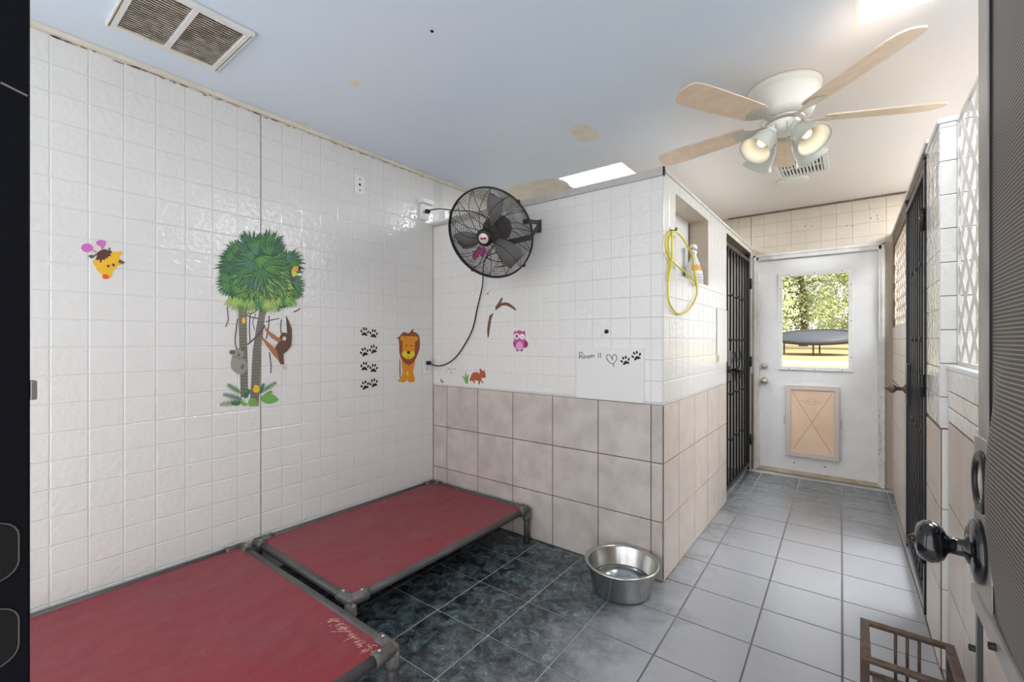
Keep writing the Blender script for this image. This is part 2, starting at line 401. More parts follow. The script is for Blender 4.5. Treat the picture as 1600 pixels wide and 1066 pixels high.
# ------------------------------------------------------------------ floor
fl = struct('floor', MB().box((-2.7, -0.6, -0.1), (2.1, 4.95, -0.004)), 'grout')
FR = 0.0173; FS = 0.3029; FO = V((-0.636, 2.0498, 0))
fa = V((math.cos(FR), math.sin(FR), 0)); fb = V((-math.sin(FR), math.cos(FR), 0))
def floor_tiles():
    org = V((0, 0, 0)); n = 0
    for i in range(-7, 8):
        for j in range(-8, 11):
            c = FO + fa * ((i + 0.5) * FS) + fb * ((j + 0.5) * FS)
            if not (-2.62 < c.x < 1.95 and -0.35 < c.y < 4.86): continue
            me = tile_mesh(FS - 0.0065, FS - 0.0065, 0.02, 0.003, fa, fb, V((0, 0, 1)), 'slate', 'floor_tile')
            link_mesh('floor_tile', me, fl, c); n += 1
floor_tiles()

# ------------------------------------------------------------------ ceiling with its skylight openings, one of them added
HOLES = [(-1.80, 2.89, -1.26, 4.30), (0.008, 1.62, 0.56, 2.217), (0.72, 2.70, 1.62, 4.70)]  # first lengthened and last added, both out of view, to brighten the corridor
def ceiling():
    xs = sorted({-2.7, 2.1} | {h[0] for h in HOLES} | {h[2] for h in HOLES})
    ys = sorted({-0.6, 5.05} | {h[1] for h in HOLES} | {h[3] for h in HOLES})
    mb = MB()
    for i in range(len(xs) - 1):
        for j in range(len(ys) - 1):
            cx, cy = (xs[i] + xs[i + 1]) / 2, (ys[j] + ys[j + 1]) / 2
            if any(h[0] < cx < h[2] and h[1] < cy < h[3] for h in HOLES): continue
            mb.box((xs[i], ys[j], ZC), (xs[i + 1], ys[j + 1], ZC + 0.12))
    return struct('ceiling', mb, 'ceiling')
ceil = ceiling()
for k, h in enumerate(HOLES):
    mb = MB()
    t = 0.012
    for lo, hi in (((h[0], h[1]), (h[0] + t, h[3])), ((h[2] - t, h[1]), (h[2], h[3])), ((h[0] + t, h[1]), (h[2] - t, h[1] + t)), ((h[0] + t, h[3] - t), (h[2] - t, h[3]))):
        mb.box((lo[0], lo[1], ZC - 0.002), (hi[0], hi[1], ZC + 0.03))
    wn = struct('window_%d' % (k + 2), mb, 'white_paint')
    obj('skylight_pane', MB().box((h[0] + t, h[1] + t, ZC + 0.012), (h[2] - t, h[3] - t, ZC + 0.024)), 'sky_pane_front' if k == 1 else 'sky_pane', wn)  # the last pane belongs to the added skylight, out of view
def ceil_patch(pts, m='plaster'):
    P = sm([at_z(u, v, ZC) for u, v in pts], 5)
    obj('paint_patch', MB().prism(P, (0, 0, -0.0012)), m, ceil)
ceil_patch([(890, 200), (905, 194), (922, 198), (938, 210), (930, 218), (908, 222), (897, 212)])
ceil_patch([(798, 318), (792, 296), (832, 284), (872, 279), (890, 290), (874, 302), (840, 312)])
ceil_patch([(545, 126), (556, 124), (563, 130), (556, 136), (547, 132)])
ceil_patch([(672, 48), (675, 46.5), (678, 49), (675, 51)], 'dark')
ceil_patch([(415, 178), (450, 188), (476, 192), (474, 200), (440, 196)])
# the unpainted strip where the left wall meets the ceiling
struct('trim_1', MB().box((XL - 0.002, -0.3, 2.468), (XL + 0.016, YB + 1.3, ZC - 0.001)), 'plaster')

# ------------------------------------------------------------------ left wall (tileboard sheets)
wl = struct('wall_left', MB().box((XL - 0.1, -0.6, 0.0), (XL - 0.0014, 4.92, ZC + 0.05)), 'board_groove')
acY = cuts(0.2768, TB, 0.0, YB)
bcZ = cuts(2.467, TB, 0.0, 2.467)
dist = lambda r: (V((XL, (r[0] + r[2]) / 2, (r[1] + r[3]) / 2)) - EYEV).length
tile_field(wl, 'wall_tile', (XL, 0, 0), (0, 1, 0), (0, 0, 1), (1, 0, 0), acY, bcZ, 0.0020, 0.0022, 0.0036, 'tileboard', key=dist)
tile_field(wl, 'wall_tile_beyond', (XL, 0, 0), (0, 1, 0), (0, 0, 1), (1, 0, 0), cuts(YB + 0.1128, TB, YB + 0.1, 3.4), cuts(2.467, TB, 1.9, 2.467), 0.0020, 0.0022, 0.0036, 'tileboard', limit=0)
# dark seams between the sheets
obj('sheet_seam', MB().box((XL - 0.004, 1.0652, 0.0), (XL + 0.0006, 1.0676, 2.467)), 'brown_grout', wl)
obj('corner_seam', MB().box((XL - 0.004, YB - 0.006, 0.0), (XL + 0.002, YB, 2.1)), 'capwood', wl)

# ------------------------------------------------------------------ back wall (partition facing us)
wb = struct('wall_back', MB().box((XL, YB + 0.004, 0.0), (XC - 0.11, YB + 0.1, WT)), 'brown_grout')
wc = cuts(-2.373, 0.306, XL + 0.002, XC - 0.003)
tile_field(wb, 'stone_tile', (0, YB, 0), (1, 0, 0), (0, 0, 1), (0, -1, 0), wc, [0.002, 0.306, 0.6125, WN], 0.006, 0.012, 0.003, 'wainscot')
obj('tileboard_sheet', MB().box((XL, YB + 0.0014, WN), (XC - 0.0014, YB + 0.006, WT)), 'board_groove', wb)
tile_field(wb, 'wall_tile', (0, YB, 0), (1, 0, 0), (0, 0, 1), (0, -1, 0), cuts(-1.073, 0.1142, XL + 0.002, XC - 0.003), cuts(1.935, 0.112, WN + 0.003, WT - 0.021), 0.0020, 0.0022, 0.0036, 'tileboard')
obj('cap_board', MB().bbox((XL, YB - 0.008, WT - 0.020), (XC - 0.002, YB + 0.003, WT + 0.022), 0.002).box((XL, YB + 0.003, WT + 0.0005), (XC - 0.004, YB + 0.1, WT + 0.021)), 'capwood', wb)
obj('corner_cap', MB().bbox((XC - 0.0015, YB - 0.009, WT - 0.022), (XC + 0.006, YB + 0.010, WT + 0.024), 0.001), 'black_metal', wb)
obj('corner_bead', MB().box((XC - 0.004, YB - 0.002, WN - 0.9), (XC + 0.0, YB + 0.004, WN)), 'brown_grout', wb)

# ------------------------------------------------------------------ corridor's left wall with niche and gate opening
GY0, GY1 = 3.745, 4.80
NY0, NY1, NZ0, NZ1 = 2.497, 3.197, 1.624, 2.068
XN = XC - 0.128
def wall_middle():
    mb = MB(); x0, x1 = XC - 0.22, XC - 0.004
    mb.box((x0, YB + 0.0045, 0), (x1, NY0, WT)); mb.box((x0, NY0, 0), (x1, NY1, NZ0)); mb.box((x0, NY0, NZ1), (x1, NY1, WT))
    mb.box((x0, NY1, 0), (x1, GY0, WT)); mb.box((x0, GY0, 2.09), (x1, GY1, WT)); mb.box((x0, GY1, 0), (x1, YD, WT))
    mb.box((x0, NY0, NZ0), (XN - 0.006, NY1, NZ1))
    return struct('wall_middle', mb, 'brown_grout')
wm = wall_middle()
gate_hole = (GY0, -1, GY1, 2.09)
tile_field(wm, 'stone_tile', (XC, 0, 0), (0, 1, 0), (0, 0, 1), (1, 0, 0), [YB + 0.002, 2.554, 2.866, 3.176, 3.485, GY0], [0.002, 0.306, 0.6125, WN], 0.006, 0.012, 0.003, 'warm_wainscot')
tile_field(wm, 'wall_tile', (XC, 0, 0), (0, 1, 0), (0, 0, 1), (1, 0, 0), cuts(2.39, 0.1142, YB + 0.001, YD - 0.004), cuts(1.935, 0.112, WN + 0.003, WT), 0.0020, 0.0022, 0.0036, 'tileboard',
           holes=(gate_hole, (NY0, NZ0, NY1, NZ1)))
obj('sheet_backing', MB().box((XC - 0.006, YB, WN), (XC - 0.0014, NY0, WT)).box((XC - 0.006, NY0, WN), (XC - 0.0014, NY1, NZ0)).box((XC - 0.006, NY0, NZ1), (XC - 0.0014, NY1, WT)).box((XC - 0.006, NY1, WN), (XC - 0.0014, GY0, WT)), 'board_groove', wm)
nb = MB(); nb.box((XN - 0.008, NY0, NZ0), (XN, NY1 - 0.012, NZ1))
obj('niche_back', nb, 'plain_board', wm)
obj('niche_seam', MB().box((XN - 0.004, NY1 - 0.014, NZ0 + 0.003), (XN + 0.006, NY1 - 0.0008, NZ1 - 0.003)), 'brown_grout', wm)
obj('niche_lining', MB().box((XN, NY1 - 0.001, NZ0), (XC - 0.001, NY1 + 0.004, NZ1)).box((XN, NY0, NZ1 - 0.001), (XC - 0.001, NY1, NZ1 + 0.004))
    .box((XN, NY0, NZ0 - 0.004), (XC - 0.001, NY1, NZ0 + 0.001)).box((XN, NY0 - 0.004, NZ0), (XC - 0.001, NY0 + 0.001, NZ1)), 'beigeboard', wm)
for zz in (1.74, 1.85, 1.96): obj('niche_joint', MB().box((XN + 0.004, NY1 - 0.0022, zz), (XC - 0.004, NY1 - 0.0008, zz + 0.002)), 'beige_groove', wm)
obj('cap_board', MB().bbox((XC - 0.225, YB + 0.02, WT + 0.0005), (XC + 0.006, YD - 0.002, WT + 0.02), 0.003), 'worn_white', wm)

# ------------------------------------------------------------------ far wall and the door in it
DX0, DX1, DZ1 = -0.722, 0.168, 2.02
wf_ = MB(); y0, y1 = YD + 0.004, YD + 0.14
wf_.box((-2.7, y0, 0), (DX0 - 0.03, y1, ZC + 0.02)); wf_.box((DX1 + 0.03, y0, 0), (2.1, y1, ZC + 0.02)); wf_.box((DX0 - 0.03, y0, DZ1 + 0.03), (DX1 + 0.03, y1, ZC + 0.02))
wf = struct('wall_far', wf_, 'beige_groove')
tile_field(wf, 'wall_tile', (0, YD, 0), (1, 0, 0), (0, 0, 1), (0, -1, 0), cuts(-0.68, 0.1128, -0.96, 0.40), cuts(2.38, 0.1128, 2.088, 2.474), 0.0020, 0.0022, 0.0036, 'beigeboard')
obj('sheet_seam', MB().box((-0.797, YD - 0.0008, 2.10), (-0.794, YD + 0.002, 2.47)), 'brown_grout', wf)
obj('ceiling_gap', MB().box((-1.0, YD - 0.002, 2.474), (0.45, YD + 0.004, ZC)), 'brown_grout', wf)
for u, v in ((1147, 346), (1155, 347), (1324, 353), (1332, 353), (1361, 341), (1371, 337), (1372, 342), (1258, 354), (1268, 354)):
    p = at_y(u, v, YD); obj('nail_hole', MB().box((p.x - 0.005, YD - 0.001, p.z - 0.004), (p.x + 0.004, YD + 0.001, p.z + 0.004)), 'brown_grout', wf)

d1 = bpy.data.objects.new('door_1', None); C.objects.link(d1); d1.location = ((DX0 + DX1) / 2, YD, 0); ORG[d1.name] = V(d1.location); d1['kind'] = 'structure'
cw = 0.068
def casing(lo, hi):
    return MB().bbox((lo[0], YD - 0.016, lo[1]), (hi[0], YD + 0.003, hi[1]), 0.003)
cs = casing((DX0 - cw + 0.02, 0.0), (DX0 - 0.004, DZ1 + 0.06)); cs.bbox((DX0 - cw + 0.02, YD - 0.024, 0), (DX0 - cw + 0.044, YD - 0.012, DZ1 + 0.06), 0.003); obj('door_casing', cs, 'worn_white', d1)
cs = casing((DX1 + 0.004, 0.0), (DX1 + cw - 0.02, DZ1 + 0.06)); cs.bbox((DX1 + cw - 0.044, YD - 0.024, 0), (DX1 + cw - 0.02, YD - 0.012, DZ1 + 0.06), 0.003); obj('door_casing', cs, 'worn_white', d1)
cs = casing((DX0 - cw + 0.02, DZ1 + 0.008), (DX1 + cw - 0.02, DZ1 + 0.066)); cs.bbox((DX0 - cw + 0.02, YD - 0.024, DZ1 + 0.042), (DX1 + cw - 0.02, YD - 0.012, DZ1 + 0.066), 0.003); obj('door_casing', cs, 'worn_white', d1)
jb = MB().box((DX0 - 0.03, YD + 0.004, 0), (DX0 - 0.003, YD + 0.13, DZ1 + 0.03)).box((DX1 + 0.003, YD + 0.004, 0), (DX1 + 0.03, YD + 0.13, DZ1 + 0.03)).box((DX0 - 0.003, YD + 0.004, DZ1 + 0.004), (DX1 + 0.003, YD + 0.13, DZ1 + 0.03))
obj('door_jamb', jb, 'worn_white', d1)
obj('sill', MB().bbox((DX0 - 0.02, YD - 0.02, 0.0), (DX1 + 0.02, YD + 0.13, 0.022), 0.004).bbox((DX0, YD - 0.004, 0.02), (DX1, YD + 0.02, 0.034), 0.003), 'threshold', d1)
# leaf with openings for the window and the pet door
WX0, WX1, WZ0, WZ1 = -0.535, -0.027, 1.005, 1.858
PX0, PX1, PZ0, PZ1 = -0.470, -0.128, 0.205, 0.800
def leaf():
    xs = sorted({DX0 - 0.002, DX1 + 0.002, WX0, WX1, PX0, PX1}); zs = sorted({0.030, DZ1 + 0.003, WZ0, WZ1, PZ0, PZ1}); mb = MB()
    for i in range(len(xs) - 1):
        for j in range(len(zs) - 1):
            a, b = (xs[i] + xs[i + 1]) / 2, (zs[j] + zs[j + 1]) / 2
            if (WX0 < a < WX1 and WZ0 < b < WZ1) or (PX0 < a < PX1 and PZ0 < b < PZ1): continue
            mb.box((xs[i], YD + 0.022, zs[j]), (xs[i + 1], YD + 0.062, zs[j + 1]))
    return mb
lf = obj('door_leaf', leaf(), 'white_paint', d1)
fr = 0.030
wfm = MB()
for lo, hi in (((WX0 - fr, WZ0 - fr), (WX1 + fr, WZ0 + 0.004)), ((WX0 - fr, WZ1 - 0.004), (WX1 + fr, WZ1 + fr)), ((WX0 - fr, WZ0), (WX0 + 0.004, WZ1)), ((WX1 - 0.004, WZ0), (WX1 + fr, WZ1))):
    wfm.bbox((lo[0], YD + 0.008, lo[1]), (hi[0], YD + 0.024, hi[1]), 0.003)
obj('window_frame', wfm, 'white_paint', d1)
obj('window_pane', MB().box((WX0, YD + 0.034, WZ0), (WX1, YD + 0.038, WZ1)), 'glass', d1)
for x, z in [(WX0 - 0.016, WZ0 + q) for q in (0.1, 0.42, 0.74)] + [(WX1 + 0.016, WZ0 + q) for q in (0.1, 0.42, 0.74)] + [(WX0 + q, WZ0 - 0.016) for q in (0.06, 0.26, 0.46)] + [(WX0 + q, WZ1 + 0.016) for q in (0.06, 0.26, 0.46)]:
    obj('screw', MB().lathe([(0.0045, 0), (0.0035, 0.002), (0, 0.0022)], (x, YD + 0.008, z), (0, -1, 0), 8), 'black_metal', d1)
# deadbolt and knob of the white door
for nm, z, r in (('deadbolt', 1.004, 0.026), ('door_knob', 0.86, 0.028)):
    p = V((-0.682, YD + 0.022, z)); k = MB().lathe([(r + 0.006, 0), (r + 0.006, 0.006), (r * 0.6, 0.012), (r * 0.55, 0.03), (r, 0.04), (r, 0.055), (r * 0.55, 0.066), (0, 0.068)], p, (0, -1, 0), 20)
    if nm == 'deadbolt': k = MB().lathe([(r + 0.004, 0), (r + 0.004, 0.008), (r * 0.75, 0.022), (r * 0.7, 0.024), (0, 0.025)], p, (0, -1, 0), 20).box((p.x - 0.004, p.y - 0.042, p.z - 0.012), (p.x + 0.004, p.y - 0.022, p.z + 0.012))
    obj(nm, k, 'brass', d1)
# pet door
pf = MB(); fq = 0.036
for lo, hi in (((PX0 - fq, PZ0 - fq), (PX1 + fq, PZ0 + 0.006)), ((PX0 - fq, PZ1 - 0.006), (PX1 + fq, PZ1 + fq)), ((PX0 - fq, PZ0), (PX0 + 0.006, PZ1)), ((PX1 - 0.006, PZ0), (PX1 + fq, PZ1))):
    pf.bbox((lo[0], YD + 0.001, lo[1]), (hi[0], YD + 0.024, hi[1]), 0.004)
pfo = obj('pet_door_frame', pf, 'petframe', d1, label='taupe plastic frame of the pet flap')
flp = obj('pet_flap', MB().bbox((PX0 + 0.006, YD + 0.012, PZ0 + 0.006), (PX1 - 0.006, YD + 0.018, PZ1 - 0.006), 0.002), 'peach', d1, label='peach vinyl pet flap creased with an X')
def strip(p, q, wd, n, th):
    p, q, n = V(p), V(q), V(n); s = (q - p).cross(n).normalized() * wd / 2
    return MB().prism([p + s, q + s, q - s, p - s], n * th)
ya = YD + 0.012
for a, b in (((PX0 + 0.02, PZ1 - 0.03), (PX1 - 0.025, PZ0 + 0.03)), ((PX1 - 0.02, PZ1 - 0.03), (PX0 + 0.025, PZ0 + 0.03))):
    obj('crease', strip((a[0], ya, a[1]), (b[0], ya, b[1]), 0.004, (0, -1, 0), 0.0008), 'crease', flp)
ec = V((-0.30, ya, 0.690))
em = MB().tube([ec + V((math.cos(t) * 0.03, 0, math.sin(t) * 0.034)) for t in [2 * PI * k / 24 for k in range(24)]], 0.0016, 5, True)
for s in (-1, 1):
    em.tube([ec + V((s * 0.030, 0, 0.012)), ec + V((s * 0.062, 0, 0.004)), ec + V((s * 0.085, 0, 0.002)), ec + V((s * 0.062, 0, -0.012)), ec + V((s * 0.030, 0, -0.014))], 0.0016, 5)
em.tube([ec + V((-0.02, 0, 0)), ec + V((0.02, 0, 0))], 0.0016, 5)
obj('emblem', em, 'emblem', flp, label='oval winged emblem moulded into the flap')
for x in (PX0 - fq - 0.006, PX1 + fq + 0.006):
    obj('lock_tab', MB().bbox((x - 0.008, YD + 0.008, 0.46), (x + 0.008, YD + 0.021, 0.545), 0.005), 'petframe', d1)
for u, v in ((1241, 723), (1289, 730)):
    p = at_y(u, v, YD + 0.022); obj('screw_hole', MB().box((p.x - 0.008, YD + 0.0205, p.z - 0.005), (p.x + 0.008, YD + 0.024, p.z + 0.004)), 'brown_grout', d1)
# flaked paint on the right casing
random.seed(5)
fk = MB()
for k in range(26):
    z = random.gauss(0.48, 0.13); x = random.uniform(DX1 + 0.008, DX1 + 0.026); r = random.uniform(0.004, 0.011)
    if 0.1 < z < 0.85: fk.prism([V((x + math.cos(a) * r * 0.6 * random.uniform(.6, 1), YD - 0.0165, z + math.sin(a) * r * 1.6 * random.uniform(.6, 1))) for a in [2 * PI * q / 7 for q in range(7)]], (0, -0.0008, 0))
obj('flaked_paint', fk, 'capwood', d1, kind='stuff')

# ------------------------------------------------------------------ right-hand wall: gate, tiled pieces, lattices
RG0, RG1 = 2.715, 3.600
YK = 2.335
mb = MB(); x0, x1 = XR + 0.004, XR + 0.10
mb.box((x0, YK + 0.004, 0), (x1, RG0, 2.08)); mb.box((x0, RG0, 2.10), (x1, RG1, 2.13)); mb.box((x0, RG1, 0), (x1, 4.9, 1.36)); mb.box((x0, RG1, 2.03), (x1, 4.9, 2.13))
mb.box((x0, 4.84, 1.36), (x1, 4.9, 2.03))
wr = struct('wall_right', mb, 'brown_grout')
RB = (2.34 - 0.002)
tile_field(wr, 'stone_tile', (XR, 0, 0), (0, 1, 0), (0, 0, 1), (-1, 0, 0), [YK + 0.003, RG0 - 0.004], [0.002, 0.306, 0.6125, WN], 0.005, 0.012, 0.003, 'warm_wainscot')
tile_field(wr, 'stone_tile', (XR, 0, 0), (0, 1, 0), (0, 0, 1), (-1, 0, 0), [RG1 + 0.01, 3.82, 4.125, 4.43, 4.735, 4.9], [0.002, 0.306, 0.6125, WN], 0.005, 0.012, 0.003, 'warm_wainscot')
tile_field(wr, 'wall_tile', (XR, 0, 0), (0, 1, 0), (0, 0, 1), (-1, 0, 0), cuts(YK, 0.1142, YK + 0.002, RG0 - 0.004), cuts(1.935, 0.112, WN + 0.003, 2.08), 0.0020, 0.0022, 0.0036, 'tileboard')
tile_field(wr, 'wall_tile', (XR, 0, 0), (0, 1, 0), (0, 0, 1), (-1, 0, 0), cuts(YK, 0.1142, RG1 + 0.01, 4.899), cuts(1.935, 0.112, WN + 0.003, 1.36), 0.0020, 0.0022, 0.0036, 'beigeboard')
obj('cap_board', MB().bbox((XR - 0.006, YK - 0.004, 2.0805), (x1, RG0 - 0.03, 2.10), 0.003), 'cap_white', wr)
obj('cap_board', MB().bbox((XR - 0.006, RG0 - 0.03, 2.1305), (x1, 4.9, 2.15), 0.003), 'worn_white', wr)
# end of the wall, facing us
tile_field(wr, 'end_tile', (0, YK, 0), (1, 0, 0), (0, 0, 1), (0, -1, 0), [XR + 0.001, XR + 0.050, XR + 0.100], cuts(1.935, 0.128, WN + 0.003, 2.08), 0.003, 0.004, 0.002, 'tileboard')
tile_field(wr, 'end_tile', (0, YK, 0), (1, 0, 0), (0, 0, 1), (0, -1, 0), [XR + 0.006, XR + 0.03], [0.002, 0.306, 0.6125, WN], 0.003, 0.004, 0.002, 'tileboard')
obj('back_sheet', MB().box((XR + 0.1002, YK + 0.004, 0.0), (XR + 0.103, RG0 - 0.002, 2.08)).box((XR + 0.1002, RG1 + 0.002, 0.0), (XR + 0.103, 4.89, 1.36)), 'tileboard', wr)
# half wall under the near lattice
mb = MB().box((XH + 0.012, 0.75, 0), (XH + 0.07, YK + 0.003, 1.145)); whf = struct('wall_half', mb, 'brown_grout')
tile_field(whf, 'stone_tile', (XH, 0, 0), (0, 1, 0), (0, 0, 1), (-1, 0, 0), cuts(2.335, 0.306, 0.76, YK - 0.002), [0.002, 0.33, 0.64, 0.948], 0.005, 0.014, 0.003, 'warm_wainscot')
tile_field(whf, 'wall_tile', (XH, 0, 0), (0, 1, 0), (0, 0, 1), (-1, 0, 0), cuts(2.335, 0.1142, 0.76, YK - 0.002), [0.951, 1.005, 1.065, 1.145], 0.0035, 0.014, 0.0022, 'tileboard')
obj('cap_rail', MB().bbox((XH - 0.006, 0.75, 1.1452), (XH + 0.07, YK - 0.001, 1.162), 0.003), 'cap_white', whf)

def lattice(label, x, y0, y1, z0, z1, m, pitch, wd, cat='lattice'):
    t = thing('lattice_panel', label, cat, (x, (y0 + y1) / 2, z0))
    fw = 0.014
    for lo, hi in (((y0, z0), (y1, z0 + fw)), ((y0, z1 - fw), (y1, z1)), ((y0, z0 + fw), (y0 + fw, z1 - fw)), ((y1 - 0.005, z0 + fw), (y1, z1 - fw))):
        obj('frame_rail', MB().bbox((x - 0.005, lo[0], lo[1]), (x + 0.005, hi[0], hi[1]), 0.001), m, t)
    a0, a1, b0, b1 = y0 + 0.008, y1 - 0.003, z0 + 0.008, z1 - 0.008
    for sgn in (1, -1):
        # lines z = sgn*y + c
        cs_ = [b0 - sgn * a0, b0 - sgn * a1, b1 - sgn * a0, b1 - sgn * a1]; c = min(cs_) + pitch * 0.4
        while c < max(cs_) - 0.01:
            pts = []
            for y in (a0, a1):
                z = sgn * y + c
                if b0 <= z <= b1: pts.append((y, z))
            for z in (b0, b1):
                y = (z - c) / sgn
                if a0 < y < a1: pts.append((y, z))
            if len(pts) >= 2:
                pts.sort(); (ya_, za_), (yb_, zb_) = pts[0], pts[-1]
                if math.hypot(yb_ - ya_, zb_ - za_) > 0.03:
                    d = V((0, yb_ - ya_, zb_ - za_)).normalized(); s = V((0, -d.z, d.y)) * wd / 2
                    xo = x - 0.0012 if sgn > 0 else x - 0.0008
                    P, Q = V((xo, ya_, za_)), V((xo, yb_, zb_))
                    obj('slat', MB().prism([P + s, Q + s, Q - s, P - s], (0.002, 0, 0)), m, t)
            c += pitch
    return t
lattice('white vinyl lattice panel standing on the half wall beside the screen door', XH + 0.03, 0.76, YK - 0.004, 1.1625, 2.085, 'lattice', 0.147, 0.034)
lattice('cream vinyl lattice panel in the far right wall beside the white exit door', XR + 0.02, RG1 + 0.02, 4.838, 1.361, 2.029, 'lattice_warm', 0.147, 0.034)

# the neighbouring kennel on the right, seen through the lattice
wo = struct('wall_outer', MB().box((1.752, -0.6, 0), (1.85, 4.95, ZC + 0.02)), 'board_groove')
tile_field(wo, 'wall_tile', (1.75, 0, 0), (0, 1, 0), (0, 0, 1), (-1, 0, 0), cuts(0.0, 0.1128 * 2, 1.0, 4.9), cuts(2.467, 0.1128 * 2, 0.9, 2.467), 0.004, 0.004, 0.0022, 'tileboard', limit=130)

# ------------------------------------------------------------------ iron gates
def gate(name, label, x, y0, y1, z0, z1, side, knob_y, knob_z, sx=1, open_hinge=None):
    t = thing(name, label, 'gate', (x, (y0 + y1) / 2, z0 - 0.005))
    r = 0.019
    def bx(lo, hi): return MB().bbox((x - r, lo[0], lo[1]), (x + r, hi[0], hi[1]), 0.003)
    for a in (y0, y1 - 0.038): obj('post', bx((a, z0 - 0.005), (a + 0.038, z1)), 'black_metal', t)
    for a in (y0, y1 - 0.038): obj('post_cap', MB().bbox((x - 0.024, a - 0.004, z1), (x + 0.024, a + 0.042, z1 + 0.022), 0.004), 'black_metal', t)
    for z in (z0 + 0.03, z1 - 0.055): obj('rail', bx((y0 + 0.038, z), (y1 - 0.038, z + 0.03)), 'black_metal', t)
    n = 7; ys = [y0 + 0.038 + (y1 - y0 - 0.076) * (k + 1) / (n + 1) for k in range(n)]
    for k, y in enumerate(ys):
        obj('bar', MB().box((x - 0.008, y - 0.008, z0 + 0.03), (x + 0.008, y + 0.008, z1 - 0.03)), 'black_metal', t)
    # scrolls in the middle band
    for k in range(n - 1):
        yc = (ys[k] + ys[k + 1]) / 2; g = (ys[k + 1] - ys[k]) / 2 - 0.010
        for sz in (1, -1):
            P = []
            for q in range(18):
                a = q / 17 * 1.6 * PI; rad = g * (1 - 0.62 * q / 17)
                P.append(V((x - 0.004 * side, yc + math.cos(a) * rad * (1 if k % 2 else -1), 1.03 + sz * (0.095 - math.sin(a) * rad * 1.35))))
            obj('scroll', MB().tube(P, 0.0055, 5), 'black_metal', t)
    for k in (1, 3, 5):
        for z in (0.80, 1.25, 0.42, 1.62):
            obj('collar', MB().ball((x, ys[k], z + 0.01), 0.017, 8, 6), 'black_metal', t)
    ky = knob_y; s = side
    obj('lock_box', MB().bbox((x - 0.024, ky - 0.05, knob_z - 0.09), (x + 0.024, ky + 0.05, knob_z + 0.15), 0.004), 'black_metal', t)
    kb = obj('gate_knob', MB().lathe([(0.026, 0), (0.026, 0.006), (0.012, 0.012), (0.011, 0.04), (0.018, 0.046), (0.027, 0.058), (0.027, 0.07), (0.016, 0.082), (0.006, 0.088), (0.003, 0.098), (0, 0.1)], (x + s * 0.024, ky, knob_z), (s, 0, 0), 18), 'black_metal' if side > 0 else 'bronze', t)
    hy = y1 if abs(knob_y - y0) < abs(knob_y - y1) else y0
    for z in (0.3, 1.05, 1.8):
        obj('hinge', MB().lathe([(0.011, -0.05), (0.011, 0.05), (0, 0.05)], (x + s * 0.026, hy, z), (0, 0, 1), 10).lathe([(0, -0.05), (0.011, -0.05)], (x + s * 0.026, hy, z), (0, 0, 1), 10), 'black_metal', t)
    return t
gate('iron_gate', 'black wrought iron gate in the left side of the corridor near the exit door', XC - 0.030, GY0 + 0.006, GY1 - 0.006, 0.02, 2.06, 1, GY0 + 0.12, 1.02)
gate('iron_gate', 'black wrought iron gate in the right wall with its knob into the corridor', XR + 0.012, RG0 + 0.004, RG1 - 0.006, 0.02, 2.075, -1, RG1 - 0.09, 0.965)

obj('opening_lining', MB().box((XC - 0.221, GY1 - 0.003, 0.0), (XC - 0.004, GY1 - 0.0005, 2.09)).box((XC - 0.221, GY0 + 0.0005, 0.0), (XC - 0.004, GY0 + 0.003, 2.09)), 'beigeboard', wm)
obj('opening_lining', MB().box((XR + 0.004, RG1 - 0.0035, 0.0), (XR + 0.1, RG1 - 0.0005, 2.10)), 'beigeboard', wr)
